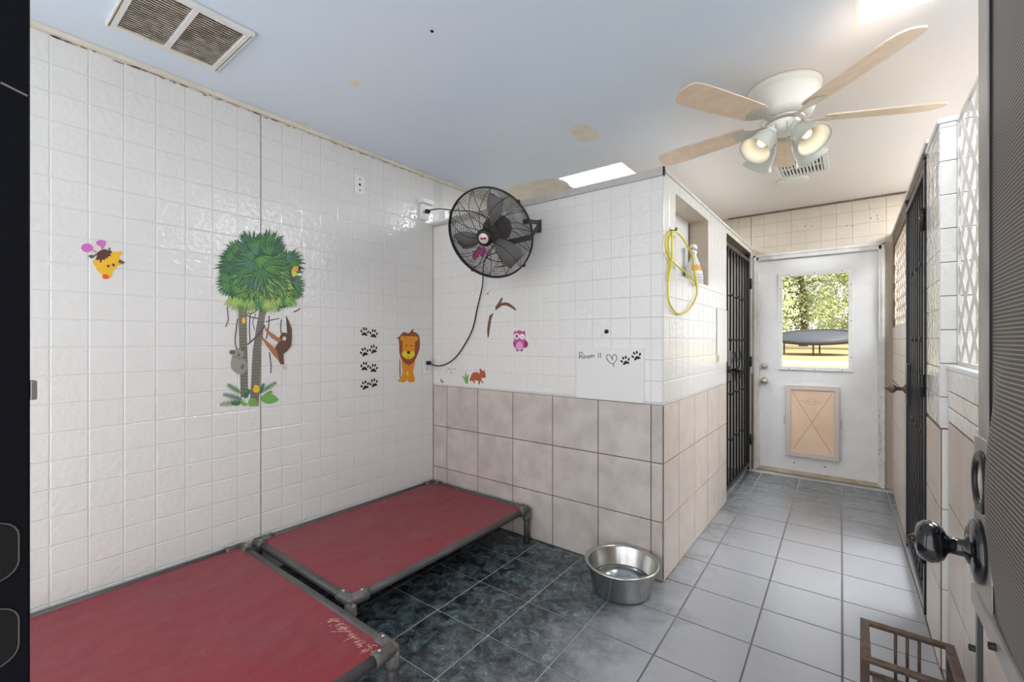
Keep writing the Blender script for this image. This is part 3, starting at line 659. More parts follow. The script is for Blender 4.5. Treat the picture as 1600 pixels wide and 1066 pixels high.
# ------------------------------------------------------------------ kennel beds of plastic pipe
def bed(label, x0, x1, y0, y1, zt=0.212):
    t = thing('kennel_bed', label, 'dog bed', ((x0 + x1) / 2, (y0 + y1) / 2, 0), 'red kennel beds by the left wall')
    r = 0.0195; z = zt - r; xa, xb, ya, yb = x0 + r, x1 - r, y0 + r, y1 - r; fl_ = 0.075
    for y in (ya, yb): obj('rail', MB().tube([(xa + 0.02, y, z), (xb - 0.02, y, z)], r * 0.92, 14), 'pipe', t)
    for x in (xa, xb): obj('rail', MB().tube([(x, ya + 0.02, z), (x, yb - 0.02, z)], r * 0.92, 14), 'pipe', t)
    for x, sx in ((xa, 1), (xb, -1)):
        for y, sy in ((ya, 1), (yb, -1)):
            m = MB().ball((x, y, z), r * 1.22, 16, 10)
            rr = [r * 1.22, r * 1.22, r * 1.3, r * 1.3]
            for d in (V((sx, 0, 0)), V((0, sy, 0)), V((0, 0, -1))):
                L_ = fl_ if d.z == 0 else 0.062
                m.tube([V((x, y, z)), V((x, y, z)) + d * (L_ - 0.022), V((x, y, z)) + d * (L_ - 0.020), V((x, y, z)) + d * L_], rr, 16)
            f = obj('corner_fitting', m, 'fitting', t)
            for d in (V((sx, 0, 0)), V((0, sy, 0))):
                obj('screw', MB().lathe([(0.006, 0), (0.005, 0.002), (0, 0.0026)], V((x, y, z)) + d * 0.052 + V((0, 0, r * 1.28)), (0, 0, 1), 10), 'screw', f)
            lg = obj('leg', MB().tube([(x, y, z - 0.03), (x, y, 0.004)], r * 0.92, 14), 'pipe', t)
            obj('foot_cap', MB().lathe([(r * 1.08, 0), (r * 1.08, 0.022), (r * 0.9, 0.024)], (x, y, 0.0005), (0, 0, 1), 14), 'black_rubber', lg)
    # stretched fabric, clipped at the corners, slightly sagging
    m = MB(); n = 24; vs = []; fs = []
    for i in range(n + 1):
        for j in range(n + 1):
            a, b = i / n, j / n
            sag = 0.012 * math.sin(PI * a) * math.sin(PI * b) + 0.0025 * math.sin(9 * a + 5 * b) * math.sin(PI * a) * math.sin(PI * b)
            vs.append((xa + 0.012 + (xb - xa - 0.024) * a, ya + 0.012 + (yb - ya - 0.024) * b, z + 0.009 - sag))
    for i in range(n):
        for j in range(n):
            q = i * (n + 1) + j; fs.append((q, q + n + 1, q + n + 2, q + 1))
    m.add(vs, fs, 0, True); obj('fabric_sheet', m, 'red', t)
    return t
bed('red fabric kennel bed on grey pipe legs in the back corner, nearer the bowl', -2.506, -1.602, 1.012, 2.282)
near_bed = bed('red fabric kennel bed on grey pipe legs in the foreground by the black jamb', -2.506, -1.236, 0.085, 0.978)
# worn threads along the near bed's right corner
M['thread'] = mat('frayed pale thread', (214, 164, 156), 0.8)
random.seed(4); fr_ = MB()
for k in range(90):
    a = random.random(); c = at_z(524 + 64 * a + random.gauss(0, 3) - abs(random.gauss(0, 7)), 968 + 52 * a + random.gauss(0, 3), 0.2035)
    if c.x > -1.262 or c.y > 0.952: continue
    an = random.uniform(0.2, 1.6); l_ = random.uniform(0.002, 0.012); d = V((math.cos(an), math.sin(an), 0)); n_ = V((-d.y, d.x, 0)) * 0.0007
    fr_.prism([c + d * l_ + n_, c - d * l_ + n_, c - d * l_ - n_, c + d * l_ - n_], (0, 0, 0.0008))
obj('frayed_threads', fr_, 'thread', near_bed, kind='stuff')
# ------------------------------------------------------------------ steel bowl with water
bc = V((-0.922, 2.104, 0.0))
bt = thing('feeding_bowl', 'large stainless steel bowl of water on the floor by the corner', 'bowl', bc)
prof = [(0.0, 0.003), (0.128, 0.003), (0.140, 0.008), (0.146, 0.016), (0.166, 0.130), (0.172, 0.136), (0.1815, 0.139), (0.1845, 0.144), (0.183, 0.149), (0.176, 0.151), (0.166, 0.148), (0.162, 0.140), (0.143, 0.024), (0.132, 0.013), (0.0, 0.012)]
obj('bowl_shell', MB().lathe(prof, bc, (0, 0, 1), 64), 'steel', bt)
obj('water', MB().lathe([(0.0, 0.0135), (0.131, 0.0145), (0.1425, 0.0255), (0.1478, 0.056), (0.0, 0.056)], bc, (0, 0, 1), 48), 'water', bt)

# ------------------------------------------------------------------ bronze metal rack bottom right
rk = thing('metal_rack', 'bronze metal bowl rack on the floor beside the open screen door', 'rack', (0.14, 1.75, 0))
def bar(a, b, w_=0.010, h_=0.008, name='rail'):
    a, b = V(a), V(b); lo = V([min(a[i], b[i]) for i in range(3)]); hi = V([max(a[i], b[i]) for i in range(3)])
    return lo, hi
RX0, RX1, RY0, RY1, RZ = 0.020, 0.252, 1.70, 1.945, 0.30
wq = 0.012
for nm, lo, hi in (('top_rail', (RX0, RY1 - 2 * wq, RZ - 0.012), (RX1, RY1, RZ)), ('top_rail', (RX0, RY0, RZ - 0.012), (RX1, RY0 + 2 * wq, RZ)),
                   ('top_rail', (RX0, RY0 + 2 * wq, RZ - 0.012), (RX0 + 2 * wq, RY1 - 2 * wq, RZ)), ('top_rail', (RX1 - 2 * wq, RY0 + 2 * wq, RZ - 0.012), (RX1, RY1 - 2 * wq, RZ)),
                   ('lower_rail', (RX0 + 0.02, RY1 - 0.016, 0.12), (RX1 - 0.02, RY1 - 0.004, 0.132)), ('lower_rail', (RX0 + 0.02, RY0 + 0.004, 0.12), (RX1 - 0.02, RY0 + 0.016, 0.132)),
                   ('lower_rail', (RX0 + 0.004, RY0 + 0.02, 0.12), (RX0 + 0.016, RY1 - 0.02, 0.132)), ('lower_rail', (RX1 - 0.016, RY0 + 0.02, 0.12), (RX1 - 0.004, RY1 - 0.02, 0.132))):
    obj(nm, MB().bbox(lo, hi, 0.0015), 'bronze', rk)
for x in (RX0, RX1 - 0.02):
    for y in (RY0, RY1 - 0.02): obj('leg', MB().bbox((x, y, 0.0), (x + 0.02, y + 0.02, RZ - 0.012), 0.002), 'bronze', rk)
for k in range(3):
    x = RX0 + 0.092 + k * 0.029
    obj('spindle', MB().tube([(x, RY1 - 0.010, 0.13), (x, RY1 - 0.010, RZ - 0.010)], 0.0045, 8), 'bronze', rk)
# lower step of the rack, towards us
SX0, SX1, SY0, SY1, SZ = 0.045, 0.240, 1.40, 1.68, 0.27
for lo, hi in (((SX0, SY1 - 0.024, SZ - 0.012), (SX1, SY1, SZ)), ((SX0, SY0, SZ - 0.012), (SX1, SY0 + 0.024, SZ)), ((SX0, SY0 + 0.024, SZ - 0.012), (SX0 + 0.024, SY1 - 0.024, SZ)), ((SX1 - 0.024, SY0 + 0.024, SZ - 0.012), (SX1, SY1 - 0.024, SZ))):
    obj('step_rail', MB().bbox(lo, hi, 0.0015), 'bronze', rk)
for x in (SX0, SX1 - 0.018):
    for y in (SY0, SY1 - 0.018): obj('leg', MB().bbox((x, y, 0.0), (x + 0.018, y + 0.018, SZ - 0.012), 0.002), 'bronze', rk)
for x in (SX0 + 0.03, SX1 - 0.05): obj('strut', MB().bbox((x, SY1 - 0.004, SZ - 0.010), (x + 0.02, RY0 + 0.006, SZ - 0.002), 0.001), 'bronze', rk)

# ------------------------------------------------------------------ wall fan
FC = V((-1.665, 1.955, 1.868)); FN = V((0.20, -0.86, -0.47)).normalized(); FRAD = 0.262
fx_ = FN.cross(V((0, 0, 1))).normalized(); fy_ = fx_.cross(FN)
ft = thing('wall_fan', 'black caged wall fan on a bracket high on the back wall', 'fan', (-1.56, YB, 1.86))
def fp(r, a, h): return FC + fx_ * (math.cos(a) * r) + fy_ * (math.sin(a) * r) + FN * h
def dome(r, dep): return dep * (1 - (r / FRAD) ** 2.6)
for nm, dep, nr in (('front_grille', 0.075, 34), ('rear_grille', -0.085, 20)):
    g = MB()
    for k in range(nr):
        r = 0.05 + (FRAD - 0.055) * k / (nr - 1)
        g.tube([fp(r, 2 * PI * q / 56, dome(r, dep)) for q in range(56)], 0.0011, 4, True)
    nrb = 14
    rb = MB()
    for k in range(nrb):
        a0 = 2 * PI * k / nrb; P = []
        for q in range(9):
            r = 0.04 + (FRAD - 0.042) * q / 8; P.append(fp(r, a0 + 0.5 * (r / FRAD) ** 1.5, dome(r, dep) + (0.002 if dep > 0 else -0.002)))
        rb.tube(P, 0.0019, 5)
    go = obj(nm, g, 'fan_black', ft); obj('ribs', rb, 'fan_black', go)
obj('rim', MB().tube([fp(FRAD, 2 * PI * q / 64, 0.004) for q in range(64)], 0.0055, 8, True), 'fan_black', ft)
obj('rim', MB().tube([fp(FRAD - 0.001, 2 * PI * q / 64, -0.009) for q in range(64)], 0.0045, 8, True), 'fan_black', ft)
for a in (0.6, 2.5, 4.0, 5.4):
    p = fp(FRAD + 0.004, a, -0.002); obj('rim_clip', MB().ball(p, 0.011, 10, 7), 'fan_black', ft)
hub = obj('hub_cap', MB().lathe([(0.048, -0.02), (0.05, 0.0), (0.046, 0.012), (0.034, 0.016), (0.0, 0.016)], FC + FN * 0.07, FN, 32), 'fan_black', ft)
bd = obj('badge', MB().lathe([(0.030, 0), (0.029, 0.002), (0, 0.0022)], FC + FN * 0.0858, FN, 28), 'badge', hub, label='round silver badge')
bq = FC + FN * 0.088
obj('badge_print', MB().prism([bq + fx_ * x + fy_ * y for x, y in ((-0.020, -0.006), (0.020, -0.006), (0.017, 0.007), (-0.017, 0.007))], FN * 0.0004), 'badge_red', hub, label='small red print')
# blades
for k in range(3):
    a0 = -0.12 + 2 * PI * k / 3; P = []; Q = []
    for q in range(9):
        r = 0.045 + 0.185 * q / 8; sp_ = 0.16 + 0.26 * math.sin(PI * (0.15 + 0.75 * q / 8))
        P.append(fp(r, a0 + sp_ * 0.9, 0.020)); Q.append(fp(r, a0 - sp_ * 0.9, -0.030))
    m = MB(); n = len(P)
    m.add(P + Q + [p - FN * 0.003 for p in P] + [p - FN * 0.003 for p in Q],
          [(i, i + 1, n + i + 1, n + i) for i in range(n - 1)] + [(2 * n + i, 3 * n + i, 3 * n + i + 1, 2 * n + i + 1) for i in range(n - 1)] +
          [(i, 2 * n + i, 2 * n + i + 1, i + 1) for i in range(n - 1)] + [(n + i, n + i + 1, 3 * n + i + 1, 3 * n + i) for i in range(n - 1)] +
          [(n - 1, 3 * n - 1, 4 * n - 1, 2 * n - 1), (0, n, 3 * n, 2 * n)], 0, True)
    obj('blade', m, 'blade_grey', ft)
obj('blade_hub', MB().lathe([(0.0, 0.03), (0.05, 0.028), (0.055, -0.03), (0.0, -0.035)], FC, FN, 24), 'fan_grey', ft)
obj('motor', MB().lathe([(0.0, -0.045), (0.06, -0.05), (0.078, -0.07), (0.080, -0.14), (0.070, -0.175), (0.04, -0.19), (0.0, -0.195)], FC, FN, 28), 'fan_grey', ft)
# bracket: wall plate, folded arm, knob
pb = FC - FN * 0.16
WPX, WPZ = -1.545, 1.955
obj('wall_plate', MB().bbox((WPX - 0.022, YB - 0.008, 1.925), (WPX + 0.012, YB - 0.001, 2.005), 0.002), 'fan_grey', ft)
def flatarm(P, h_, th):
    m = MB()
    for i in range(len(P) - 1):
        a, b = V(P[i]), V(P[i + 1]); d = (b - a).normalized(); s = d.cross(V((0, 0, 1))).normalized() * th / 2; z = V((0, 0, h_ / 2))
        m.add([a + s + z, b + s + z, b + s - z, a + s - z, a - s + z, b - s + z, b - s - z, a - s - z], [(0, 1, 2, 3), (7, 6, 5, 4), (0, 4, 5, 1), (3, 2, 6, 7), (0, 3, 7, 4), (1, 5, 6, 2)])
    return m
obj('bracket_arm', flatarm([(WPX, YB - 0.006, 1.985), (WPX - 0.004, YB - 0.03, 1.985), at_y(822, 346, 2.19)], 0.026, 0.005), 'fan_grey', ft)
obj('bracket_arm', flatarm([(WPX, YB - 0.006, 1.955), (WPX - 0.002, YB - 0.03, 1.950), at_y(829, 371, 2.19), at_y(790, 380, 2.14), pb + V((0.05, 0, -0.03))], 0.034, 0.006), 'fan_grey', ft)
bp_ = at_y(822, 346, 2.19)
obj('bracket_bolt', MB().lathe([(0.0, -0.014), (0.016, -0.014), (0.016, 0.014), (0.0, 0.016)], bp_, (1, 0, 0), 12), 'black_rubber', ft)
# looped pull cord behind the cage
lp = [at_y(u, v, 2.21) for u, v in ((765, 372), (790, 384), (806, 395), (802, 404), (782, 409), (766, 406), (762, 400), (785, 392), (806, 388), (812, 398), (800, 412), (775, 418))]
obj('coiled_cable', MB().tube(sm(lp, 5, False), 0.0035, 6), 'black_rubber', ft)

# power cord running down to the outlet
OY, OZ = 2.235, 1.066
def wallq(u, v, off=0.010): return at_y(u, v, YB - off)
def make_cord():
    P = [fp(0.0, 0, -0.19) + V((0.01, 0.02, -0.02)), at_y(758, 405, 2.20), at_y(754, 445, 2.27), wallq(746, 480), wallq(738, 515), wallq(722, 545), wallq(708, 562), wallq(692, 571), at_y(680, 571.5, YB - 0.012)]
    q = V((XL + 0.030, OY + 0.01, OZ + 0.016)); P.append(q)
    return MB().tube(sm(P, 6, False), 0.0042, 8)
cd = thing('power_cord', 'black power cord drooping from the wall fan to the left wall outlet', 'cord', (XL + 0.03, OY, OZ))
obj('cable', make_cord(), 'black_rubber', cd)
obj('plug', MB().bbox((XL + 0.008, OY - 0.016, OZ + 0.006), (XL + 0.036, OY + 0.016, OZ + 0.034), 0.006), 'black_rubber', cd)
ot = thing('wall_outlet', 'white duplex outlet with a plugged cord low on the left wall', 'outlet', (XL, OY, OZ - 0.06))
obj('cover_plate', MB().bbox((XL + 0.0005, OY - 0.036, OZ - 0.058), (XL + 0.006, OY + 0.036, OZ + 0.058), 0.002), 'plastic_white', ot)
for z in (-0.022, 0.022):
    rc = obj('receptacle', MB().bbox((XL + 0.005, OY - 0.017, OZ + z - 0.015), (XL + 0.0078, OY + 0.017, OZ + z + 0.015), 0.002), 'vent_white', ot)
    for y in (-0.007, 0.006): obj('slot', MB().box((XL + 0.0076, OY + y - 0.0015, OZ + z - 0.006), (XL + 0.0081, OY + y + 0.0015, OZ + z + 0.005)), 'dark', rc)
# blank cable plate
p = at_x(561.5, 289, XL); kp = thing('cable_plate', 'white blank cable plate with three dark screws high on left wall', 'wall plate', (XL, p.y, p.z - 0.06))
obj('cover_plate', MB().bbox((XL + 0.0005, p.y - 0.037, p.z - 0.058), (XL + 0.006, p.y + 0.037, p.z + 0.058), 0.002), 'plastic_white', kp)
for z, r in ((0.036, 0.005), (0.0, 0.008), (-0.036, 0.005)): obj('screw', MB().lathe([(r, 0), (r * 0.8, 0.002), (0, 0.0025)], (XL + 0.006, p.y, p.z + z), (1, 0, 0), 10), 'dark', kp)
# upper junction box, plug, cord and the white bracket in the corner
p = at_x(672, 330, XL); jx = thing('junction_box', 'white junction box with a black plug high in the back corner', 'junction box', (XL, 2.215, p.z - 0.09))
obj('box_body', MB().bbox((XL + 0.0005, 2.165, p.z - 0.085), (XL + 0.028, 2.235, p.z + 0.030), 0.004), 'plastic_white', jx)
obj('box_lid', MB().bbox((XL + 0.0005, 2.150, p.z + 0.032), (XL + 0.055, 2.26, p.z + 0.064), 0.004), 'plastic_white', jx)
uc = thing('upper_cord', 'black cord running from the high corner plug to behind the fan', 'cord', (XL + 0.03, 2.2, p.z - 0.03))
obj('plug', MB().bbox((XL + 0.0285, 2.185, p.z - 0.040), (XL + 0.062, 2.222, p.z - 0.010), 0.010), 'black_rubber', uc)
obj('cable', MB().tube(sm([V((XL + 0.06, 2.204, p.z - 0.02)), V((XL + 0.16, 2.215, p.z - 0.025)), V((XL + 0.34, 2.21, p.z - 0.07)), V((XL + 0.55, 2.17, p.z - 0.13)), FC - FN * 0.193], 6, False), 0.004, 6), 'black_rubber', uc)
bk = thing('corner_bracket', 'white metal corner bracket across the back corner below the junction box', 'bracket', (XL + 0.05, YB - 0.03, 2.10))
obj('shelf', MB().bbox((XL + 0.004, YB - 0.06, 2.118), (XL + 0.26, YB - 0.002, 2.134), 0.003), 'plastic_white', bk)
obj('upright', MB().bbox((XL + 0.10, YB - 0.035, 2.135), (XL + 0.165, YB - 0.004, 2.205), 0.003), 'plastic_white', bk)

# ------------------------------------------------------------------ ceiling return vent
v0 = thing('ceiling_vent', 'white two-panel return air vent in the ceiling, furred brown and dusty', 'vent', (-2.10, 0.593, ZC - 0.02))
vx0, vx1, vy0, vy1 = -2.300, -1.898, 0.402, 0.784
zt = ZC - 0.0005; zb = ZC - 0.016
fwv = 0.030
for lo, hi in (((vx0, vy0), (vx0 + fwv, vy1)), ((vx1 - fwv, vy0), (vx1, vy1)), ((vx0 + fwv, vy0), (vx1 - fwv, vy0 + fwv)), ((vx0 + fwv, vy1 - fwv), (vx1 - fwv, vy1))):
    obj('frame_rail', MB().bbox((lo[0], lo[1], zb), (hi[0], hi[1], zt), 0.003), 'vent_white', v0)
YM0 = 0.590
obj('divider', MB().bbox((vx0 + fwv, YM0 - 0.010, zb + 0.001), (vx1 - fwv, YM0 + 0.010, zt), 0.002), 'vent_white', v0)
for y0_, y1_ in ((vy0 + fwv, YM0 - 0.010), (YM0 + 0.010, vy1 - fwv)):
    m = MB(); n = 23
    for k in range(n):
        x = vx0 + fwv + (vx1 - vx0 - 2 * fwv) * (k + 0.5) / n
        m.add([(x + 0.0035, y0_, zb + 0.002), (x + 0.0035, y1_, zb + 0.002), (x - 0.0045, y1_, zb + 0.009), (x - 0.0045, y0_, zb + 0.009), (x + 0.0055, y0_, zb + 0.0035), (x + 0.0055, y1_, zb + 0.0035), (x - 0.0025, y1_, zb + 0.0105), (x - 0.0025, y0_, zb + 0.0105)],
              [(0, 1, 2, 3), (7, 6, 5, 4), (0, 4, 5, 1), (3, 2, 6, 7), (0, 3, 7, 4), (1, 5, 6, 2)])
    obj('louvre_panel', m, 'dirty_white', v0, kind='stuff')
obj('filter', MB().box((vx0 + fwv, vy0 + fwv, zt - 0.0015), (vx1 - fwv, vy1 - fwv, zt)), 'filter', v0)
obj('latch', MB().bbox((vx1 - 0.024, 0.65, zb - 0.005), (vx1 - 0.012, 0.68, zb + 0.001), 0.002), 'vent_white', v0)
obj('hinge_gap', MB().box((vx0 + 0.012, vy0 + 0.006, zb - 0.001), (vx1 - 0.012, vy0 + 0.010, zb + 0.004)).box((vx0 + 0.012, vy1 - 0.012, zb - 0.0008), (vx1 - 0.012, vy1 - 0.009, zb + 0.004)), 'brown_grout', v0)

# ------------------------------------------------------------------ ceiling fan with light kit
HC = V((-0.268, 2.535, ZC))
cf = thing('ceiling_fan', 'cream ceiling fan with oak blades and four frosted lamp shades', 'ceiling fan', HC)
obj('motor_housing', MB().lathe([(0.0, -0.0005), (0.156, -0.0005), (0.158, -0.008), (0.155, -0.014), (0.151, -0.022), (0.153, -0.030), (0.149, -0.046), (0.139, -0.080), (0.128, -0.12), (0.120, -0.142), (0.090, -0.152), (0.0, -0.153)], HC, (0, 0, 1), 48), 'fan_cream', cf)
obj('rotor_ring', MB().lathe([(0.0, -0.153), (0.088, -0.154), (0.090, -0.162), (0.086, -0.168), (0.0, -0.170)], HC, (0, 0, 1), 40), 'iron_silver', cf)
obj('switch_housing', MB().lathe([(0.0, -0.170), (0.070, -0.171), (0.072, -0.176), (0.068, -0.182), (0.067, -0.205), (0.050, -0.222), (0.02, -0.23), (0.0, -0.231)], HC, (0, 0, 1), 36), 'fan_cream', cf)
BA0 = math.radians(-47)
for k in range(5):
    a = BA0 + 2 * PI * k / 5; d = V((math.cos(a), math.sin(a), 0)); s = V((-d.y, d.x, 0)); zz = V((0, 0, 1))
    o = HC + V((0, 0, -0.162)); tilt = 0.20
    sv = s * math.cos(tilt) + zz * math.sin(tilt)
    out = [(0.17, 0.045), (0.20, 0.055), (0.30, 0.060), (0.50, 0.066), (0.60, 0.066), (0.635, 0.058), (0.655, 0.036), (0.66, 0.0)]
    poly = [o + d * r + sv * h_ for r, h_ in out] + [o + d * r - sv * h_ for r, h_ in reversed(out[:-1])]
    nn = d.cross(sv).normalized()
    bl = obj('fan_blade', MB().prism([p + nn * 0.003 for p in poly], -nn * 0.006), 'blade_wood', cf, label='light oak blade' if k == 0 else None)
    irn = MB().prism([o + d * r + sv * h_ - nn * 0.004 for r, h_ in ((0.075, 0.014), (0.13, 0.012), (0.17, 0.036), (0.215, 0.042), (0.235, 0.02), (0.235, -0.02), (0.215, -0.042), (0.17, -0.036), (0.13, -0.012), (0.075, -0.014))], -nn * 0.004)
    obj('blade_iron', irn, 'iron_silver', bl)
lamp_pts = []
for k in range(4):
    a = math.radians(51 + 90 * k); d = V((math.cos(a), math.sin(a), 0))
    o = HC + V((0, 0, -0.198)) + d * 0.055; ax = (d * 0.66 + V((0, 0, -0.75))).normalized()
    arm = obj('lamp_arm', MB().tube([HC + V((0, 0, -0.192)) + d * 0.05, o + d * 0.012, o + ax * 0.03], 0.012, 10).lathe([(0.021, 0.018), (0.026, 0.028), (0.026, 0.05), (0.0, 0.052)], o, ax, 20).lathe([(0.0, 0.016), (0.021, 0.018)], o, ax, 20), 'fan_cream', cf)
    sh = obj('lamp_shade', MB().lathe([(0.028, 0.044), (0.038, 0.055), (0.048, 0.077), (0.054, 0.105), (0.058, 0.135), (0.068, 0.162), (0.076, 0.172), (0.074, 0.174), (0.065, 0.163), (0.055, 0.135), (0.051, 0.105), (0.045, 0.079), (0.035, 0.058), (0.026, 0.049)], o, ax, 32, closed=True), 'frost', cf)
    obj('bulb', MB().lathe([(0.0, 0.052), (0.012, 0.053), (0.016, 0.066), (0.024, 0.085), (0.027, 0.10), (0.023, 0.115), (0.012, 0.124), (0.0, 0.126)], o, ax, 18), 'bulb', sh)
    lamp_pts.append(o + ax * 0.145)
for k, p in enumerate(lamp_pts):
    l = bpy.data.lights.new('fan_bulb_light', 'POINT'); l.energy = LAMP_WATTS; l.color = (1.0, 0.78, 0.6); l.shadow_soft_size = 0.03
    lo_ = bpy.data.objects.new('fan_bulb_light', l); C.objects.link(lo_); lo_.location = p
for s_ in (0.02, -0.025):
    obj('pull_chain', MB().tube([HC + V((s_, -0.066, -0.19)), HC + V((s_, -0.069, -0.25)), HC + V((s_, -0.069, -0.37))], 0.0014, 5), 'iron_silver', cf)

# register and round cover farther along the ceiling
rg = thing('ceiling_register', 'white slotted air register in the ceiling beyond the ceiling fan', 'vent', (-0.25, 3.85, ZC - 0.02))
q0 = at_z(1216, 276, ZC); q1 = at_z(1296, 263, ZC); q2 = at_z(1293, 236, ZC)
gx0, gx1, gy0, gy1 = q0.x, q1.x, q2.y, q1.y
gx0, gx1 = min(gx0, gx1), max(gx0, gx1)
for lo, hi in (((gx0, gy0), (gx1, gy0 + 0.03)), ((gx0, gy1 - 0.03), (gx1, gy1)), ((gx0, gy0 + 0.03), (gx0 + 0.03, gy1 - 0.03)), ((gx1 - 0.03, gy0 + 0.03), (gx1, gy1 - 0.03))):
    obj('frame_rail', MB().bbox((lo[0], lo[1], ZC - 0.014), (hi[0], hi[1], ZC - 0.0005), 0.003), 'vent_white', rg)
nn_ = 12
for k in range(nn_):
    x = gx0 + 0.03 + (gx1 - gx0 - 0.06) * (k + 0.5) / nn_
    obj('louvre', MB().box((x - 0.006, gy0 + 0.03, ZC - 0.012), (x + 0.006, gy1 - 0.03, ZC - 0.004)), 'vent_white', rg)
obj('centre_bar', MB().box((gx0 + 0.03, (gy0 + gy1) / 2 - 0.008, ZC - 0.0135), (gx1 - 0.03, (gy0 + gy1) / 2 + 0.008, ZC - 0.003)), 'vent_white', rg)
obj('duct', MB().box((gx0 + 0.03, gy0 + 0.03, ZC - 0.002), (gx1 - 0.03, gy1 - 0.03, ZC - 0.0006)), 'dark', rg)
pc = at_z(1239, 284, ZC - 0.01)
solo('ceiling_cover', MB().lathe([(0.0, 0.0), (0.07, 0.002), (0.105, 0.006), (0.112, 0.012), (0.112, 0.018), (0.0, 0.0185)], (pc.x, pc.y, ZC - 0.019), (0, 0, 1), 36), 'fan_cream', 'round cream ceiling cover plate beyond the slotted air register', 'cover plate')

# ------------------------------------------------------------------ hook, yellow cord and spray bottle
hk = at_x(1047, 360, XC)
ht = thing('wall_hook', 'small metal double hook on the corridor corner holding the yellow cord', 'hook', (XC, hk.y, hk.z - 0.02))
obj('plate', MB().bbox((XC + 0.0005, hk.y - 0.014, hk.z - 0.016), (XC + 0.004, hk.y + 0.014, hk.z + 0.016), 0.001), 'iron_silver', ht)
for s_ in (-0.008, 0.010): obj('prong', MB().tube([V((XC + 0.003, hk.y + s_, hk.z)), V((XC + 0.018, hk.y + s_, hk.z - 0.006)), V((XC + 0.030, hk.y + s_, hk.z - 0.004)), V((XC + 0.034, hk.y + s_, hk.z + 0.010))], 0.003, 6), 'black_metal', ht)
yt = thing('yellow_cord', 'yellow rubber cord looped on the hook beside the wall niche', 'cord', (XC + 0.02, hk.y, hk.z))
def yc(pts, off): return sm([at_x(1030 + a / 6.667, 340 + b / 6.667, XC + off) for a, b in pts], 5, False)
for pts, off in (([(118, 150), (75, 200), (65, 290), (90, 390), (160, 480), (260, 560), (330, 620), (385, 690)], 0.016), ([(125, 152), (170, 148), (230, 200), (290, 290), (340, 390), (360, 500), (375, 620), (385, 690)], 0.024),
                 ([(125, 160), (95, 250), (105, 400), (110, 520), (95, 640), (90, 780), (110, 900), (170, 990), (230, 1005), (310, 960), (370, 870), (395, 780), (385, 690)], 0.010), ([(132, 155), (132, 300), (130, 450), (110, 570), (97, 650)], 0.018)):
    obj('loop', MB().tube(yc(pts, off), 0.0048, 7), 'yellow', yt)
e_ = at_x(1030 + 385 / 6.667, 340 + 690 / 6.667, XC + 0.016)
obj('tie', MB().ball(e_, 0.011, 10, 8, scale=(0.8, 1, 1.6)), 'yellow', yt)
M['label_orange'] = mat('orange label print', (232, 170, 84), 0.4); M['label_print'] = mat('grey label print', (176, 178, 186), 0.4)
M['bottle'] = mat('white bottle', (228, 226, 220), 0.3)
by, bx_ = 3.09, XC - 0.066
sb = thing('spray_bottle', 'white trigger spray bottle with orange label standing in the niche', 'bottle', (bx_, by, NZ0 + 0.001))
z0 = NZ0 + 0.0015
body = MB(); rings = [(0.0, 0.0, 0.0), (0.054, 0.060, 0.0), (0.058, 0.064, 0.008), (0.058, 0.066, 0.05), (0.053, 0.060, 0.09), (0.038, 0.044, 0.135), (0.022, 0.026, 0.175), (0.016, 0.017, 0.195), (0.015, 0.015, 0.205)]
vs_ = []; fs_ = []; sg = 24
for rx, ry, h_ in rings:
    for k in range(sg): an = 2 * PI * k / sg; vs_.append((bx_ + math.cos(an) * max(rx, 1e-4), by + math.sin(an) * max(ry, 1e-4), z0 + h_))
for i in range(len(rings) - 1):
    for k in range(sg): fs_.append((i * sg + k, i * sg + (k + 1) % sg, (i + 1) * sg + (k + 1) % sg, (i + 1) * sg + k))
body.add(vs_, fs_, 0, True); bo = obj('bottle_body', body, 'bottle', sb)
def onbottle(a, h_, r0=1.012):
    for i in range(len(rings) - 1):
        if rings[i][2] <= h_ <= rings[i + 1][2] and rings[i + 1][2] > rings[i][2]:
            f = (h_ - rings[i][2]) / (rings[i + 1][2] - rings[i][2]); rx = rings[i][0] + f * (rings[i + 1][0] - rings[i][0]); ry = rings[i][1] + f * (rings[i + 1][1] - rings[i][1])
            return V((bx_ + math.cos(a) * rx * r0, by + math.sin(a) * ry * r0, z0 + h_))
for nm, a0_, a1_, h0_, h1_, mm in (('label_flower', -1.5, 0.1, 0.088, 0.128, 'label_orange'), ('label_text', -0.9, 0.2, 0.058, 0.064, 'label_print'), ('label_text', -0.9, 0.2, 0.040, 0.046, 'label_print'), ('label_text', -0.7, 0.2, 0.022, 0.028, 'label_print')):
    m = MB(); n = 8; hs = 5
    P = []
    for j in range(hs):
        for i in range(n + 1):
            wob = 0.006 * math.sin(i * 2.1) if nm == 'label_flower' else 0
            P.append(onbottle(a0_ + (a1_ - a0_) * i / n, h0_ + (h1_ - h0_) * j / (hs - 1) + wob * (j / (hs - 1)), 1.015))
    m.add(P, [(j * (n + 1) + i, j * (n + 1) + i + 1, (j + 1) * (n + 1) + i + 1, (j + 1) * (n + 1) + i) for j in range(hs - 1) for i in range(n)], 0, True)
    obj(nm, m, mm, bo)
obj('collar', MB().lathe([(0.018, 0), (0.019, 0.004), (0.018, 0.022), (0.012, 0.026)], (bx_, by, z0 + 0.203), (0, 0, 1), 18), 'plastic_white', sb)
